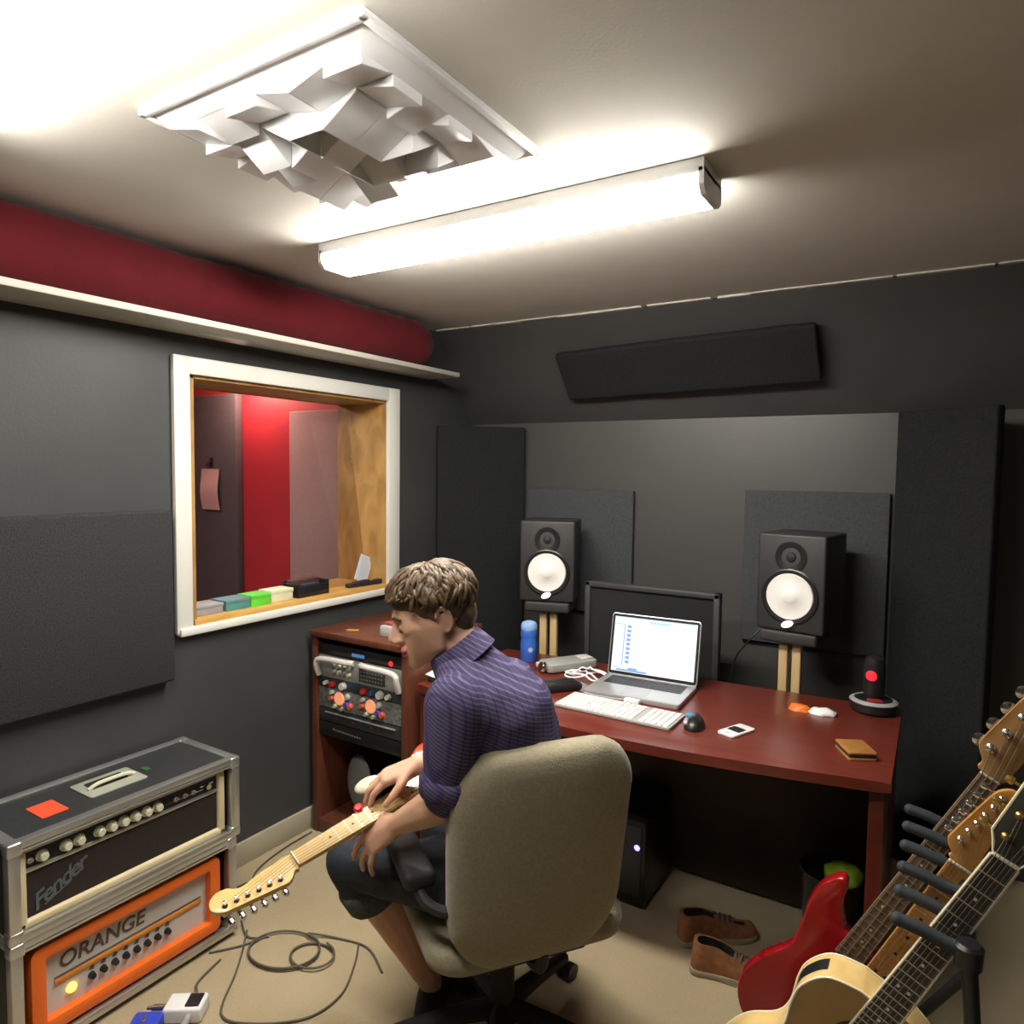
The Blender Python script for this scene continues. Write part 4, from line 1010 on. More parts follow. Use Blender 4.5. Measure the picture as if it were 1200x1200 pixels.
    if acoustic:
        for s in (-1, 1):
            for k in range(3): posts.append((s * .019, .035 + .045 * k, s))
    else:
        n_ = nstr; y_a = .045 * hs; y_b = .160 * hs
        for k in range(n_):
            f_ = k / (n_ - 1); posts.append((-.024 * hs + .016 * hs * f_, y_a + (y_b - y_a) * f_, -1))
    for (px, py, s) in posts:
        bm = B(); r_ = .0045 if nstr == 6 else .007
        lathe(bm, [(0, .014), (r_ * .8, .013), (r_, .010), (r_ * .8, .006), (r_ * 1.5, .002), (r_ * 1.7, 0)], (px, py, 0), (0, 0, 1), 14)
        edge = -.037 * hs + .012 * hs * (py / .18) if not acoustic else s * .040
        xk = edge - .012 if s < 0 else edge + .012
        cyl(bm, (px, py, -.018), (xk, py, -.018), .003, seg=8)
        box(bm, (px - .009, py - .009, -.024), (px + .009, py + .009, -.0125), .003)
        if nstr == 4:
            lathe(bm, [(0, .003), (.010, .003), (.016, .0), (.010, -.003), (0, -.003)], (xk, py, -.018), (0, 0, 1), 14)
        else:
            lathe(bm, [(0, .010), (.005, .009), (.0075, .004), (.0075, -.003), (.004, -.006), (0, -.006)], (xk, py, -.018), (s, 0, 0), 12)
        bmesh.ops.transform(bm, matrix=MH, verts=bm.verts[:]); obj('tuner', bm, tuner, hd)
    # bridge, strings
    yb = L - scale
    if acoustic:
        bm = B(); box(bm, (-.085, yb - .022, .002), (.085, yb + .008, .011), .004); obj('bridge', bm, m_rosew, t)
    else:
        bm = B(); box(bm, (-.042, yb - .03, 0), (.042, yb + .006, .008), .003)
        for k in range(nstr): box(bm, (-.033 + .066 * k / (nstr - 1) - .004, yb - .012, .006), (-.033 + .066 * k / (nstr - 1) + .004, yb + .004, .013), .001)
        obj('bridge', bm, m_chrome, t)
        for py in ((.12, .20) if nstr == 4 else (.08, .14, .2)):
            bm = B(); box(bm, (-.042, yb + py * .8, 0.003), (.042, yb + py * .8 + .018, .011), .004); obj('pickup', bm, m_black if nstr == 4 else m_panel_w, t)
        for kx, ky in ((.07, .10), (.09, .07), (.11, .045)):
            bm = B(); lathe(bm, [(0, .014), (.009, .013), (.012, 0), (0, 0)], (kx, ky, 0), (0, 0, 1), 18); obj('volume_knob', bm, m_panel_w if nstr == 6 else m_chrome, t)
        if guard is not None:
            gp = [(x * .93, .025 + y * .93) for x, y in pts if True]
            g2 = [(-.035, yb + .16), (-.085, yb + .22), (-.095, yb + .27), (-.07, yb + .30), (-.034, join - .01), (.034, join - .01), (.07, yb + .285), (.10, yb + .26), (.085, yb + .2), (.095, yb + .10), (.125, yb - .01), (.10, yb - .05), (.06, yb - .03), (.05, yb + .05), (.04, yb + .03), (-.02, yb + .03)]
            bm = B(); prism(bm, g2, 0.0, .003, .0008, 1); obj('pickguard', bm, guard, t)
    sb = B()
    for k in range(nstr):
        f_ = k / (nstr - 1); xb = -.033 + .066 * f_ if not acoustic else -.027 + .054 * f_; xn = -wn * .82 + wn * 1.64 * f_
        r_ = (.0014 - .0003 * f_) if nstr == 4 else .0008 - .0004 * f_
        pp = sorted(posts, key=lambda q_: q_[1])
        if acoustic: tgt = ([p for p in posts if p[2] < 0][2 - k] if False else (posts[k] if k < 3 else posts[8 - k]))
        else: tgt = posts[k]
        pe = MH @ V((tgt[0], tgt[1], .006))
        tube(sb, [(xb, yb, .012), (xn, L + .003, zf + .003), pe], r_, 5)
    obj('strings', sb, m_string, t)
    return t

def gmat(bottom, ang, face=V((0, -1, 0))):
    y = V((math.sin(ang), 0, math.cos(ang))); z = face; x = y.cross(z)
    return frame_M(V(bottom), x, y, z)
HEAD_A = [(-2.2, 0), (-2.9, 1.6), (-4.0, 3.4), (-3.7, 16.0), (-2.0, 16.6), (0, 16.2), (2.0, 16.6), (3.7, 16.0), (4.0, 3.4), (2.9, 1.6), (2.2, 0)]

RA = math.radians
guitar('bass_guitar', 'gloss red bass with a long brown neck, farthest of the guitars in the stand', 'bass guitar',
       gmat((2.033, 1.885, 0.069), RA(27)), .955, .864, BODY_S, (1.0, 1.24), .042, .41, m_redbody, m_maple_d, m_rosew, m_maple_d, 4, HEAD_F, 1.25, .021, .031, frets=20)
guitar('electric_guitar', 'electric guitar with an amber maple neck, middle one of the three in the stand', 'electric guitar',
       gmat((2.094, 1.69, 0.118), RA(25.3)), .745, .648, BODY_S, (.8, .82), .044, .30, m_natural, m_maple_d, m_maple_o, m_maple_o, 6, HEAD_S, 1.05, .022, .028, frets=21)
guitar('acoustic_guitar', 'blond acoustic guitar with a cream bound dark fretboard, nearest in the stand', 'acoustic guitar',
       gmat((2.094, 1.49, 0.146), RA(26.1)), .86, .68, BODY_A, (.93, .93), .078, .467, m_amber, m_natural, m_ebony, m_ebony, 6, HEAD_A, 1.0, .022, .028, binding=True, frets=20, acoustic=True, tuner=m_gold, rim=m_natural)

# guitar stand: padded fingers on a rail
t = thing('guitar_rack', 'black multi guitar stand with foam padded fingers', 'guitar stand', (2.425, 1.8, 0.057))
FY = [1.452, 1.555, 1.655, 1.757, 1.857, 1.957]
bm = B(); tube(bm, [(0.0, FY[0] - 1.8, .70), (0.0, FY[-1] - 1.8 + .02, .70)], .013, 12); obj('top_rail', bm, m_black, t)
for y in FY:
    bm = B(); tube(bm, catmull([(.0, y - 1.8, .70), (-.03, y - 1.8, .70), (-.075, y - 1.8, .712), (-.112, y - 1.8, .718)], 3), .0125, 12); obj('padded_finger', bm, m_rubber, t, 60)
    bm = B(); bmesh.ops.create_uvsphere(bm, u_segments=12, v_segments=8, radius=.0128); bmesh.ops.translate(bm, verts=bm.verts[:], vec=(-.112, y - 1.8, .718)); obj('finger_tip', bm, m_rubber, t, 80)
for y in (FY[0] - 1.8, FY[-1] - 1.8):
    bm = B(); lathe(bm, [(0, -.02), (.022, -.018), (.024, .018), (.018, .024), (0, .026)], (0, y, .69)); obj('rail_joint', bm, m_black, t)
    bm = B(); tube(bm, [(0, y, .69), (.03, y, .35), (.06, y, .02)], .014, 12); obj('rear_leg', bm, m_black, t)
    bm = B(); tube(bm, catmull([(0.03, y, .36), (-.1, y, .16), (-.2, y, .045), (-.42, y, .04)], 4), .013, 12); obj('front_leg', bm, m_black, t)
    bm = B(); lathe(bm, [(0, 0), (.02, 0), (.02, .03), (0, .03)], (.06, y, 0)); obj('foot', bm, m_rubber, t)
    bm = B(); lathe(bm, [(0, 0), (.02, 0), (.02, .04), (0, .04)], (-.42, y, 0)); obj('foot', bm, m_rubber, t)
for xx in (-.16, -.40):
    bm = B(); tube(bm, [(xx, FY[0] - 1.8, .04), (xx, FY[-1] - 1.8, .04)], .014, 12); obj('bottom_rail', bm, m_rubber, t)

# ---------------------------------------------------------------- the guitar on the man's lap
Bt = V((1.058, 0.897, 0.653)); A_ = V((1.204, 1.35, 0.763)); u_ = (A_ - Bt).normalized()
nn = V((0, 0, 1)) * .80 + V((.66, -.58, .48)) * .42; nn = (nn - u_ * nn.dot(u_)).normalized()
yl = -u_; xl = yl.cross(nn)
guitar('electric_guitar', 'orange red electric guitar with a pale maple neck held on the man\'s lap', 'electric guitar',
       frame_M(Bt + u_ * .935, xl, yl, nn), .745, .648, BODY_S, (.95, .95), .042, .32, m_redor, m_maple, m_maple, m_maple, 6, HEAD_S, 1.03, .0215, .028, frets=21, guard=m_binding)

# ---------------------------------------------------------------- office chair
Fc = V((-.806, .592, 0)); Sc = V((.592, .806, 0))      # facing, width direction (near left -> far right)
CB = V((1.350, 1.600, 0))
Mc = frame_M(CB, Sc, Fc, V((0, 0, 1)))                # local x width, y forward
t = thing('office_chair', 'beige upholstered swivel office chair with its back to the camera', 'office chair', mw=Mc)
def padded(w_, h_, th, r_, curve=0.0, n=14):
    """rounded-rect cushion, x width, y height, z thickness, edges puffed"""
    bm = B(); outl = rrect(-w_ / 2, 0, w_ / 2, h_, r_, 8)
    cx, cy = 0, h_ / 2; rings = []
    prof = [(0.0, 0.5), (.5, .5), (.80, .49), (.93, .42), (.985, .28), (1.0, 0.0), (.985, -.28), (.93, -.42), (.80, -.49), (.5, -.5), (0, -.5)]
    for s, z in prof:
        if s == 0: rings.append([bm.verts.new((cx, cy, z * th))]); continue
        rings.append([bm.verts.new((cx + (x - cx) * s, cy + (y - cy) * s, z * th)) for x, y in outl])
    N_ = len(outl)
    for a_, b_ in zip(rings[:-1], rings[1:]):
        for k in range(N_):
            k2 = (k + 1) % N_
            if len(a_) == 1: bm.faces.new((a_[0], b_[k], b_[k2]))
            elif len(b_) == 1: bm.faces.new((a_[k], a_[k2], b_[0]))
            else: bm.faces.new((a_[k], a_[k2], b_[k2], b_[k]))
    return bm
bm = padded(.48, .56, .085, .13)
# back: local x width, y up, z thickness toward facing; placed behind the seat, slightly reclined and curved
for v in bm.verts: v.co.x *= 1 - .10 * max(0.0, 1 - v.co.y / .56) ** 1.5
for v in bm.verts: v.co.z += .045 * (v.co.x / .25) ** 2 + .03 * ((v.co.y - .28) / .28) ** 2 * (1 if v.co.y < .28 else .3)
Mb = Matrix.Translation((-.012, -.275, .405)) @ frame_M(V((0, 0, 0)), V((1, 0, 0)), V((0, -.10, .995)), V((0, .995, .10)))
bmesh.ops.transform(bm, matrix=Mb, verts=bm.verts[:]); obj('backrest', bm, m_chair, t, 70)
bm = padded(.54, .52, .085, .09)
for v in bm.verts: v.co.z += -.02 * max(0, (v.co.y - .38) / .11)
bmesh.ops.translate(bm, verts=bm.verts[:], vec=(0, -.255, .425)); obj('seat', bm, m_chair, t, 70)
bm = B(); box(bm, (-.16, -.2, .35), (.16, .15, .385), .01); obj('seat_plate', bm, m_mblack, t)
bm = B(); tube(bm, catmull([(0, -.05, .365), (0, -.18, .36), (0, -.255, .38), (0, -.27, .43)], 4), .016, 10); obj('back_bracket', bm, m_mblack, t)
bm = B(); lathe(bm, [(0, .07), (.035, .07), (.035, .22), (.022, .225), (.022, .36), (0, .36)]); obj('gas_column', bm, m_mblack, t)
for s, aw in ((-1, .285), (1, .245)):
    bm = B(); tube(bm, catmull([(s * .18, -.255, .56), (s * (aw - .04), -.235, .565), (s * (aw - .005), -.20, .58), (s * aw, -.15, .605)], 5), .014, 10); ar = obj('arm_support', bm, m_mblack, t)
    bm = B(); vs = box(bm, (s * aw - .04, -.19, .595), (s * aw + .04, .08, .64), .018, 4); obj('arm_pad', bm, m_mblack, ar)
bm = B(); lathe(bm, [(0, .05), (.045, .055), (.04, .10), (0, .105)]); obj('hub', bm, m_mblack, t)
for k in range(5):
    a = math.radians(28 + 72 * k); dx, dy = math.cos(a), math.sin(a)
    bm = B(); pl_ = catmull([(dx * .03, dy * .03, .09), (dx * .15, dy * .15, .085), (dx * .30, dy * .30, .07)], 4)
    tube(bm, pl_, .02, 10, rr=[.030 - .0015 * i for i in range(len(pl_))]); sp = obj('base_spoke', bm, m_mblack, t)
    bm = B()
    for s in (-1, 1):
        c_ = V((dx * .31, dy * .31, .026)); ax = V((-dy, dx, 0)); cyl(bm, c_ + ax * (s * .008), c_ + ax * (s * .030), .026, seg=18)
    cyl(bm, (dx * .31, dy * .31, .025), (dx * .31, dy * .31, .07), .008, seg=8)
    obj('caster', bm, m_black, sp)

# ---------------------------------------------------------------- the seated man
def hull(bm, sph, seg=14):
    """convex hull of spheres / ellipsoids: (center, radius or (rx,ry,rz)[, rot3])"""
    vs = []
    for s in sph:
        c = V(s[0]); r = s[1]; R3 = s[2] if len(s) > 2 else None
        r = (r, r, r) if not isinstance(r, (tuple, list)) else r
        rr = bmesh.ops.create_uvsphere(bm, u_segments=seg, v_segments=max(8, seg * 2 // 3), radius=1.0)
        for v in rr['verts']:
            p = V((v.co.x * r[0], v.co.y * r[1], v.co.z * r[2]))
            if R3 is not None: p = R3 @ p
            v.co = c + p
        vs += rr['verts']
    if len(sph) > 1:
        tmp = B(); nv = [tmp.verts.new(v.co) for v in vs]
        bmesh.ops.delete(bm, geom=vs, context='VERTS')
        r_ = bmesh.ops.convex_hull(tmp, input=nv)
        bad = list({g for g in (r_['geom_interior'] + r_['geom_unused']) if isinstance(g, bmesh.types.BMVert)})
        bmesh.ops.delete(tmp, geom=bad, context='VERTS')
        me = bpy.data.meshes.new('tmp'); tmp.to_mesh(me); tmp.free(); bm.from_mesh(me); bpy.data.meshes.remove(me)

def chain(bm, pts, seg=14):
    for a_, b_ in zip(pts[:-1], pts[1:]): hull(bm, [a_, b_], seg)

def remesh(name, bm, m, parent, vox, smooth_it=6, fac=0.5, disp=None, label=None):
    me = bpy.data.meshes.new(name); bm.to_mesh(me); bm.free()
    o = bpy.data.objects.new(name, me); sc.collection.objects.link(o)
    r_ = o.modifiers.new('r', 'REMESH'); r_.mode = 'VOXEL'; r_.voxel_size = vox; r_.use_smooth_shade = True
    s_ = o.modifiers.new('s', 'SMOOTH'); s_.factor = fac; s_.iterations = smooth_it
    dg = bpy.context.evaluated_depsgraph_get(); dg.update()
    me2 = bpy.data.meshes.new_from_object(o.evaluated_get(dg)); me2.name = name
    o.modifiers.clear(); o.data = me2; bpy.data.meshes.remove(me)
    if disp:
        ns = [v.normal.copy() for v in me2.vertices]
        for v, nn_ in zip(me2.vertices, ns): v.co += nn_ * disp(v.co)
    me2.materials.clear(); me2.materials.append(m); me2.shade_smooth()
    o.parent = parent
    if label: o['label'] = label
    return o

man = thing('person', 'person in purple plaid shirt and dark shorts bent over a guitar, seated', 'person', (1.35, 1.55, 0.0))
MO = V((1.35, 1.55, 0.0))
# --- head frame
hf = V((-.720, -.693, 0)).normalized(); hl = V((.693, -.720, 0)).normalized()
pit = math.radians(16)
hx = (hf * math.cos(pit) - V((0, 0, 1)) * math.sin(pit)).normalized(); hz = (V((0, 0, 1)) * math.cos(pit) + hf * math.sin(pit)).normalized(); hy = hl
EAR = V((1.366, 1.300, 1.244))
HO = EAR - hy * .072 + hx * .022 - MO
HM = Matrix((hx, hy, hz)).transposed()
def hd(x, y, z): return HO + HM @ V((x, y, z))
def he(x, y, z, r): return (hd(x, y, z), r, HM)
P_ = lambda x, y, z: V((x, y, z)) - MO
bm = B()
# cranium and face
hull(bm, [he(-.022, 0, .040, (.090, .073, .078)), he(.025, 0, .045, (.062, .062, .062))], 20)
hull(bm, [he(.052, 0, .045, (.036, .050, .040)), he(.050, .030, .0, .030), he(.050, -.030, .0, .030), he(-.02, .05, .0, .022), he(-.02, -.05, .0, .022)], 14)
hull(bm, [he(.045, .032, .0, .030), he(.045, -.032, .0, .030), he(.055, .018, -.055, .026), he(.055, -.018, -.055, .026), he(.066, .008, -.093, .019), he(.066, -.008, -.093, .019), he(.0, .050, -.060, .015), he(.0, -.050, -.060, .015), he(-.01, .058, -.01, .014), he(-.01, -.058, -.01, .014)], 12)
hull(bm, [he(.082, .026, .027, .008), he(.082, -.026, .027, .008), he(.085, 0, .03, .010)], 10)       # brow
hull(bm, [he(.082, 0, .018, .009), he(.1065, 0, -.021, .0105), he(.088, .010, -.030, .009), he(.088, -.010, -.030, .009)], 12)    # nose
for s in (-1, 1):
    hull(bm, [he(.100, s * .011, -.027, .0075), he(.088, s * .013, -.027, .0085)], 10)
    hull(bm, [he(.0715, s * .029, .006, (.013, .015, .011))], 12)       # eyelid bulge
    # ear
    hull(bm, [he(-.024, s * .070, .010, (.016, .006, .022)), he(-.020, s * .068, -.016, (.010, .005, .010))], 12)
    earp = [hd(-.022 + .018 * math.cos(a), s * (.074 + .004 * math.sin(a)), .004 + .030 * math.sin(a)) for a in [math.radians(q_) for q_ in range(20, 290, 25)]]
    chain(bm, [(p, .0048) for p in earp], 8)
hull(bm, [he(.086, .012, -.050, .008), he(.086, -.012, -.050, .008), he(.082, 0, -.046, .010)], 10)
hull(bm, [he(.083, .010, -.064, .008), he(.083, -.010, -.064, .008)], 10)
# neck
NB = P_(1.368, 1.382, 1.130)
hull(bm, [he(-.025, 0, -.035, (.052, .050, .05)), (NB + V((0, 0, .02)), .062)], 16)
hull(bm, [he(.02, 0, -.07, .035), (NB + V((-.03, -.01, 0)), .045)], 12)
# torso
LS = P_(1.425, 1.265, 1.065); RS = P_(1.385, 1.565, 1.030); CH = P_(1.415, 1.415, 1.015); MID = P_(1.450, 1.478, .84); PV = P_(1.415, 1.520, .575)
hull(bm, [(NB, .06), (LS + V((0, .03, 0)), .05), (RS + V((0, -.03, 0)), .05), (CH + V((.03, 0, 0)), (.075, .12, .08))], 14)
hull(bm, [(CH + V((.03, 0, 0)), (.08, .125, .08)), (MID + V((.015, 0, 0)), (.085, .12, .08))], 14)
hull(bm, [(MID + V((.015, 0, 0)), (.085, .12, .08)), (PV, (.10, .13, .085))], 14)
# arms
LE = P_(1.405, 1.275, .835); LW = P_(1.250, 1.270, .733)
RE = P_(1.40, 1.56, .83); RW = P_(1.225, 1.375, .838)
hull(bm, [(LS, .052), (LE, .043)]); hull(bm, [(LE, .043), (LE.lerp(LW, .35), .043)]); hull(bm, [(LE.lerp(LW, .35), .043), (LW, (.028, .028, .026))])
hull(bm, [(RS, .052), (RE, .043)]); hull(bm, [(RE, .043), (RE.lerp(RW, .35), .042)]); hull(bm, [(RE.lerp(RW, .35), .042), (RW, .027)])
def hand(bm, Wp, d, n_, s_, spec, thumb):
    """wrist point, finger direction, back-of-hand normal, side (toward the thumb), finger specs"""
    d = d.normalized(); n_ = (n_ - d * n_.dot(d)).normalized(); s_ = (s_ - d * s_.dot(d) - n_ * s_.dot(n_)).normalized()
    K = []
    for i in range(4):
        off = (.030, .010, -.010, -.029)[i]; K.append(Wp + d * (.088 - .004 * abs(i - 1)) + s_ * off + n_ * (.002 if i in (1, 2) else -.002))
    hull(bm, [(Wp, (.026, .026, .024)), (K[0], .0125), (K[1], .0135), (K[2], .013), (K[3], .0115), (Wp + d * .03 + s_ * .026, .014), (Wp + d * .03 - s_ * .02, .014)], 12)
    lens = ((.044, .026, .020), (.048, .030, .021), (.045, .028, .020), (.036, .021, .018))
    tips = []
    for i in range(4):
        c = [x for x in spec[i]]; p = K[i]; a = 0; pts_ = [(p, .0098)]; sp_ = c[3] if len(c) > 3 else 0
        for j in range(3):
            a += math.radians(c[j]); dd = d * math.cos(a) - n_ * math.sin(a) + s_ * sp_
            p = p + dd.normalized() * lens[i][j]; pts_.append((p, (.0088, .0080, .0068)[j]))
        chain(bm, pts_, 10); tips.append(p)
    p0 = Wp + d * .028 + s_ * .024
    p1 = p0 + (d * .6 + s_ * .7 + n_ * thumb[0]).normalized() * .04
    p2 = p1 + (d * .85 + s_ * .35 + n_ * thumb[1]).normalized() * .032
    p3 = p2 + (d * .95 + s_ * .1 + n_ * thumb[2]).normalized() * .024
    hull(bm, [(p0, .016), (p1, .0115)], 10); hull(bm, [(p1, .0112), (p2, .0100)], 10); hull(bm, [(p2, .0100), (p3, .0078)], 10)
    return tips
# left (near) hand: hangs under the neck, fingers down
ld = V((-.80, -.30, -.52))
hand(bm, LW, ld, V((.35, -.70, .55)), V((-.2, .2, 1)), [(12, 20, 14, -.05), (14, 22, 16, -.30), (18, 24, 16, -.50), (24, 24, 14, -.72)], (-.5, -.6, -.6))
# right (far) hand: lies over the neck, palm down
rd_ = V((-.72, -.66, -.30))
hand(bm, RW, rd_, V((-.1, -.1, 1)), V((.55, -.75, 0)), [(26, 30, 18, .05), (22, 34, 20, 0), (22, 32, 20, -.04), (20, 28, 20, -.1)], (-.35, -.5, -.6))
# legs
LH = P_(1.385, 1.400, .555); LK = P_(1.018, 1.357, .530); LA = P_(1.135, 1.552, .10)
RH = P_(1.42, 1.60, .535); RK = P_(1.06, 1.70, .50); RAk = P_(1.16, 1.72, .10)
for H_, K_, A2 in ((LH, LK, LA), (RH, RK, RAk)):
    hull(bm, [(H_, .078), (K_, .055)]); hull(bm, [(K_, .054), (K_.lerp(A2, .3), .055)]); hull(bm, [(K_.lerp(A2, .3), .054), (A2, .032)])
    hull(bm, [(A2 + V((0, 0, -.03)), .030), (A2 + V((-.04, .11, -.062)), .022), (A2 + V((.01, -.03, -.060)), .024)], 10)
body = remesh('body', bm, m_skin, man, .0036, 4, .5)

# features
bm = B()
hull(bm, [he(.086, .022, -.0535, .0045), he(.086, -.022, -.0535, .0045), he(.0925, 0, -.050, .0065)], 10)
hull(bm, [he(.084, .019, -.0640, .0050), he(.084, -.019, -.0640, .0050), he(.089, 0, -.0655, .0065)], 10)
obj('lips', bm, m_lip, body, 80)
for s in (-1, 1):
    bm = B(); tube(bm, catmull([hd(.090, s * .012, .030), hd(.086, s * .030, .034), hd(.074, s * .045, .027)], 5), .0035, 6); obj('eyebrow', bm, m_hair, body, 80)
    bm = B(); tube(bm, catmull([hd(.081, s * .018, .001), hd(.0835, s * .030, -.003), hd(.0765, s * .041, -.001)], 5), .0017, 6); obj('eyelash', bm, mat('dark_lash', (.03, .015, .01), .7), body, 80)
    bm = B(); hull(bm, [he(.0725, s * .030, .000, .0095)], 14); obj('eye', bm, mat('eye_white', (.6, .55, .5), .3), body, 80)
# stubble shadow is skin; hair: cap plus locks
bm = B()
hull(bm, [he(-.026, 0, .050, (.097, .080, .080)), he(.020, 0, .062, (.068, .066, .060))], 24)
hull(bm, [he(-.075, 0, .00, (.038, .058, .05)), he(-.060, 0, -.035, (.035, .048, .030))], 16)
for s in (-1, 1): hull(bm, [he(-.020, s * .060, .035, (.040, .018, .030)), he(-.004, s * .063, .022, (.010, .009, .024))], 12)
# remove what would cover the face: cut by hairline plane handled by lying inside the forehead block
rl = random.Random(5)
crown = (-.045, 0.0, .125)
def scalp(th, ph, k=1.0):
    # th: angle from crown pole, ph azimuth (0 = forward)
    x = math.sin(th) * math.cos(ph); y = math.sin(th) * math.sin(ph); z = math.cos(th)
    cx = -.020; rx = .108 if x > 0 else .098
    return (cx + rx * x * k, .083 * y * k, .046 + .082 * z * k)
for i in range(640):
    ph = rl.uniform(-PI, PI); front_ = math.cos(ph)
    th0 = rl.uniform(.05, 1.25)
    ln = rl.uniform(.35, .8); lift = rl.choice((.02, .04, .06, .11)); jit = rl.uniform(-.35, .35)
    lim = 1.25 if front_ > .55 else (1.50 if front_ > .1 else 2.05)
    if th0 > lim - .15: th0 = lim - .25
    pts_ = []; nst = 6
    for j in range(nst):
        f_ = j / (nst - 1); th = min(th0 + ln * f_, lim + .1 * rl.random()); pp = ph + .22 * f_ * (1 if ph > 0 else -1) * (0.5 if front_ > 0 else 0) - .12 * f_ + jit * f_
        k = 1.0 + lift * math.sin(f_ * PI * .9) + .015 * rl.random() - .01 * f_
        x, y, z = scalp(th, pp, k)
        if front_ > .55: z += .010 * f_; x += .006 * f_
        pts_.append(hd(x, y, z))
    pl_ = catmull(pts_, 2); n_ = len(pl_)
    tube(bm, pl_, .005, 6, rr=[(.0062 * (1 - (q_ / (n_ - 1)) ** 2 * .85) + .0006) for q_ in range(n_)])
obj('hair', bm, m_hair, body, 80, label='short tousled brown hair')

# shirt
def wr(co):
    return .0045 * noise.noise(co * 14) + .003 * noise.noise(V((co.x * 30, co.y * 30, co.z * 9)))
bm = B()
g_ = .022
hull(bm, [(NB + V((0, 0, .0)), .066), (LS + V((.0, .02, 0)), .066), (RS + V((0, -.02, 0)), .066), (CH + V((.03, .01, .0)), (.125, .155, .10))], 16)
hull(bm, [(CH + V((.025, .01, .0)), (.130, .16, .10)), (MID + V((.01, 0, 0)), (.125, .155, .09))], 16)
hull(bm, [(MID + V((.01, 0, 0)), (.125, .155, .09)), (PV + V((.01, 0, .07)), (.125, .155, .085))], 16)
for S_, E_, W_ in ((LS, LE, LW), (RS, RE, RW)):
    hull(bm, [(S_, .072), (S_.lerp(E_, .45), .070), (E_.lerp(S_, .1), .062)], 14)
    hull(bm, [(S_.lerp(E_, .6), .066), (E_.lerp(S_, .12), .066)], 14)
    e2 = E_.lerp(S_, .12); dn = (E_ - S_).normalized()
shirt = remesh('shirt', bm, m_shirt, man, .006, 6, .5, wr, label='purple plaid shirt with rolled sleeves')
for S_, E_ in ((LS, LE), (RS, RE)):
    dn = (E_ - S_).normalized(); c0 = E_.lerp(S_, .20)
    bm = B(); lathe(bm, [(.050, .030), (.064, .034), (.072, .022), (.073, -.008), (.068, -.022), (.05, -.024)], c0, dn, 28)
    for v in bm.verts: v.co += (v.co - c0) * .05 * noise.noise(v.co * 20)
    obj('rolled_cuff', bm, m_shirt, shirt, 70)
# collar
cd = (hd(-.02, 0, -.05) - NB).normalized(); c0 = NB.lerp(hd(-.025, 0, -.035), .28)
bm = B(); lathe(bm, [(.066, .026), (.071, .028), (.080, .0), (.088, -.026), (.082, -.028), (.064, 0.0)], c0, cd, 30)
obj('collar', bm, m_shirt, shirt, 70)

# shorts
bm = B()
hull(bm, [(PV + V((0, 0, .02)), (.125, .155, .075)), (PV + V((0, 0, -.03)), (.125, .155, .07))], 16)
for H_, K_, A2 in ((LH, LK, LA), (RH, RK, RAk)):
    hull(bm, [(PV + V((0, (H_.y - PV.y) * .5, 0)), .10), (H_, .085), (H_.lerp(K_, .5), .078)], 14)
    hull(bm, [(H_.lerp(K_, .5), .078), (K_, .075)], 14)
    hull(bm, [(K_, .077), (K_.lerp(A2, .17), .075)], 14)
sh = remesh('shorts', bm, m_shorts, man, .006, 5, .5, wr, label='dark denim shorts rolled at the knee')
for K_, A2 in ((LK, LA), (RK, RAk)):
    dn = (A2 - K_).normalized(); c0 = K_.lerp(A2, .20)
    bm = B(); lathe(bm, [(.058, .036), (.076, .038), (.082, .022), (.083, -.022), (.076, -.034), (.058, -.036)], c0, dn, 28)
    for v in bm.verts: v.co += (v.co - c0) * .05 * noise.noise(v.co * 20)
    obj('rolled_hem', bm, m_hem, sh, 70)
for A2 in (LA, RAk):
    bm = B(); f2 = V((-.35, .93, 0)).normalized()
    base = V((A2.x, A2.y, 0)); 
    hull(bm, [(base + V((0, 0, .065)), .040), (base - f2 * .045 + V((0, 0, .040)), .036), (base + f2 * .08 + V((0, 0, .035)), .040), (base + f2 * .16 + V((0, 0, .030)), .036)], 14)
    for v in bm.verts: v.co.z = max(v.co.z, .004)
    obj('shoe', bm, m_mblack, man, 60, label='black shoe')

# cream oval pad and red clip near the hands
bm = B(); bmesh.ops.create_uvsphere(bm, u_segments=28, v_segments=14, radius=1)
for v in bm.verts: v.co = V((v.co.x * .036, v.co.y * .021, v.co.z * .009))
o = obj('cream_oval_pad', bm, m_knob, None, 80)
yy_ = V((-.62, -.60, -.35)).normalized(); zz_ = V((.3, -.45, .8)); zz_ = (zz_ - yy_ * zz_.dot(yy_)).normalized()
o.matrix_world = frame_M(V((1.118, 1.305, .785)), yy_, zz_.cross(yy_), zz_)
tag(o, 'cream oval pad gripped in the man\'s far hand above the guitar neck', 'pad')
bm = B(); lathe(bm, [(0, .010), (.008, .009), (.012, .004), (.012, -.006), (.008, -.009), (0, -.010)], (0, 0, 0), (0, 0, 1), 20)
o = obj('red_knob', bm, mat('bright_red_plastic', (.75, .015, .03), .35)); o.location = (1.142, 1.247, .752); o.rotation_euler = (.5, .3, 0)
tag(o, 'small round bright red knob touching the upper edge of the held guitar neck', 'knob')

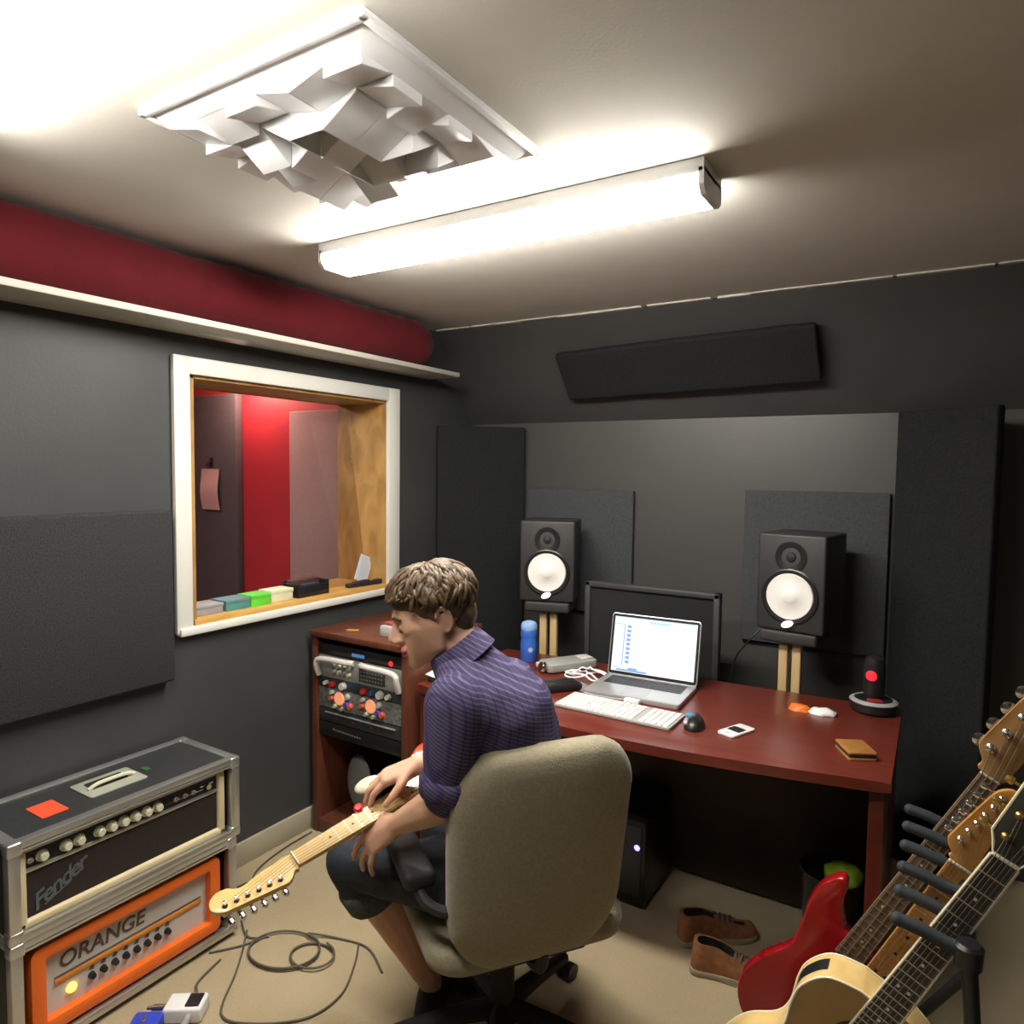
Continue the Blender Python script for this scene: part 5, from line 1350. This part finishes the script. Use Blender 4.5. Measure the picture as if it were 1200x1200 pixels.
# ---------------------------------------------------------------- floor cables, pedals
def cable(label, pts_, r_=.0034, m=m_cable, grp=None):
    bm = B(); tube(bm, catmull(pts_, 6), r_, 7); return tag(obj('instrument_cable', bm, m, None, 80), label, 'cable', grp)
z = .005
def ring(cx, cy, rx, ry, a0, n, rot, dz=.006):
    out = []
    for k in range(n):
        a = a0 + 2 * PI * k / 14; x = rx * math.cos(a); y = ry * math.sin(a)
        out.append((cx + x * math.cos(rot) - y * math.sin(rot), cy + x * math.sin(rot) + y * math.cos(rot), z + dz * (k / 14)))
    return out
cable('grey cable coiled in loops on the carpet in front of the orange amplifier', [(0.36, 1.36, z), (.42, 1.44, z)] + ring(.56, 1.50, .12, .09, 2.6, 26, .3) + [(.66, 1.64, z), (.78, 1.66, z), (.90, 1.60, z)])
cable('grey cable wandering from the coil in a wide curve across the carpet', [(.37, 1.50, z), (.45, 1.42, z), (.52, 1.34, z), (.62, 1.22, z), (.72, 1.24, z), (.84, 1.34, z), (.86, 1.46, z), (.80, 1.58, z), (.74, 1.66, z)])
cable('grey cable running along the skirting from the cases to the rack cabinet', [(.05, 2.08, z), (.06, 1.9, z), (.10, 1.75, z), (.18, 1.66, z), (.22, 1.58, z), (.30, 1.53, z), (.40, 1.48, z), (.46, 1.52, z)])
cable('small grey cable loop by the corner of the upper case', ring(.20, 1.66, .07, .05, 0, 20, .8) + [(.12, 1.58, z), (.08, 1.5, z)], .0031)
cable('grey cable curling in front of the floor case toward the pedal', [(.42, 1.36, z), (.45, 1.26, z), (.50, 1.22, z + .01), (.49, 1.18, z + .02)] , .0038)
cable('thin grey cable loop beside the coil on the carpet', ring(.66, 1.53, .075, .06, 1.0, 16, .1, .012), .0038)
t = thing('effects_pedal', 'white and black plugged pedal on the carpet at the bottom left', 'pedal', (.535, 1.165, 0), math.radians(35))
bm = B(); box(bm, (-.055, -.035, 0), (.055, .035, .045), .008, 3); obj('housing', bm, m_plastic_w, t)
bm = B(); box(bm, (.005, -.025, .045), (.045, .025, .049), .002); obj('black_panel', bm, m_black, t)
bm = B(); cyl(bm, (-.055, 0, .025), (-.095, 0, .025), .010, seg=14); cyl(bm, (-.095, 0, .025), (-.11, 0, .025), .006, seg=12); obj('plug', bm, m_chrome, t)
bm = B(); cyl(bm, (.02, -.035, .022), (.02, -.075, .022), .010, seg=14); obj('plug', bm, m_steel, t)
t = thing('blue_pedal', 'bright blue pedal at the very bottom left edge of the carpet', 'pedal', (.505, 1.055, 0), math.radians(35))
bm = B(); box(bm, (-.04, -.045, 0), (.04, .045, .04), .008, 3); obj('housing', bm, mat('bright_blue', (.03, .06, .55), .4), t)
bm = B(); lathe(bm, [(0, .055), (.008, .054), (.01, .04), (0, .04)]); obj('foot_switch', bm, m_chrome, t)
# stand cable behind right speaker
bm = B(); tube(bm, catmull([(1.72, 3.0, SZ - .02), (1.68, 2.98, .90), (1.62, 2.99, .80), (1.60, 2.98, .6)], 6), .004, 6)
tag(obj('speaker_cable', bm, m_black, None, 80), 'black cable hanging down behind the desk from the right speaker', 'cable')

# ---------------------------------------------------------------- groups of look-alikes
GR = {'studio_monitor': 'pair of studio speakers', 'speaker_stand': 'speaker stands behind the desk', 'small_box': 'small boxes on the window sill',
      'instrument_cable': 'cables on the carpet', 'bass_trap': 'corner bass traps', 'fluorescent_light': 'ceiling lights', 'road_case': 'stacked road cases',
      'amplifier_head': 'amplifier heads in the road cases', 'booth_panel': 'panels beyond the window'}
for o in sc.objects:
    if o.parent is None and 'label' in o:
        g = GR.get(o.name.split('.')[0])
        if g: o['group'] = g
        if o.name.startswith('rack_') and o['category'] == 'rack unit': o['group'] = 'gear in the rack cabinet'
        if o.name.startswith('acoustic_panel') and 'foam' in o['label']: o['group'] = 'foam panels behind the speakers'
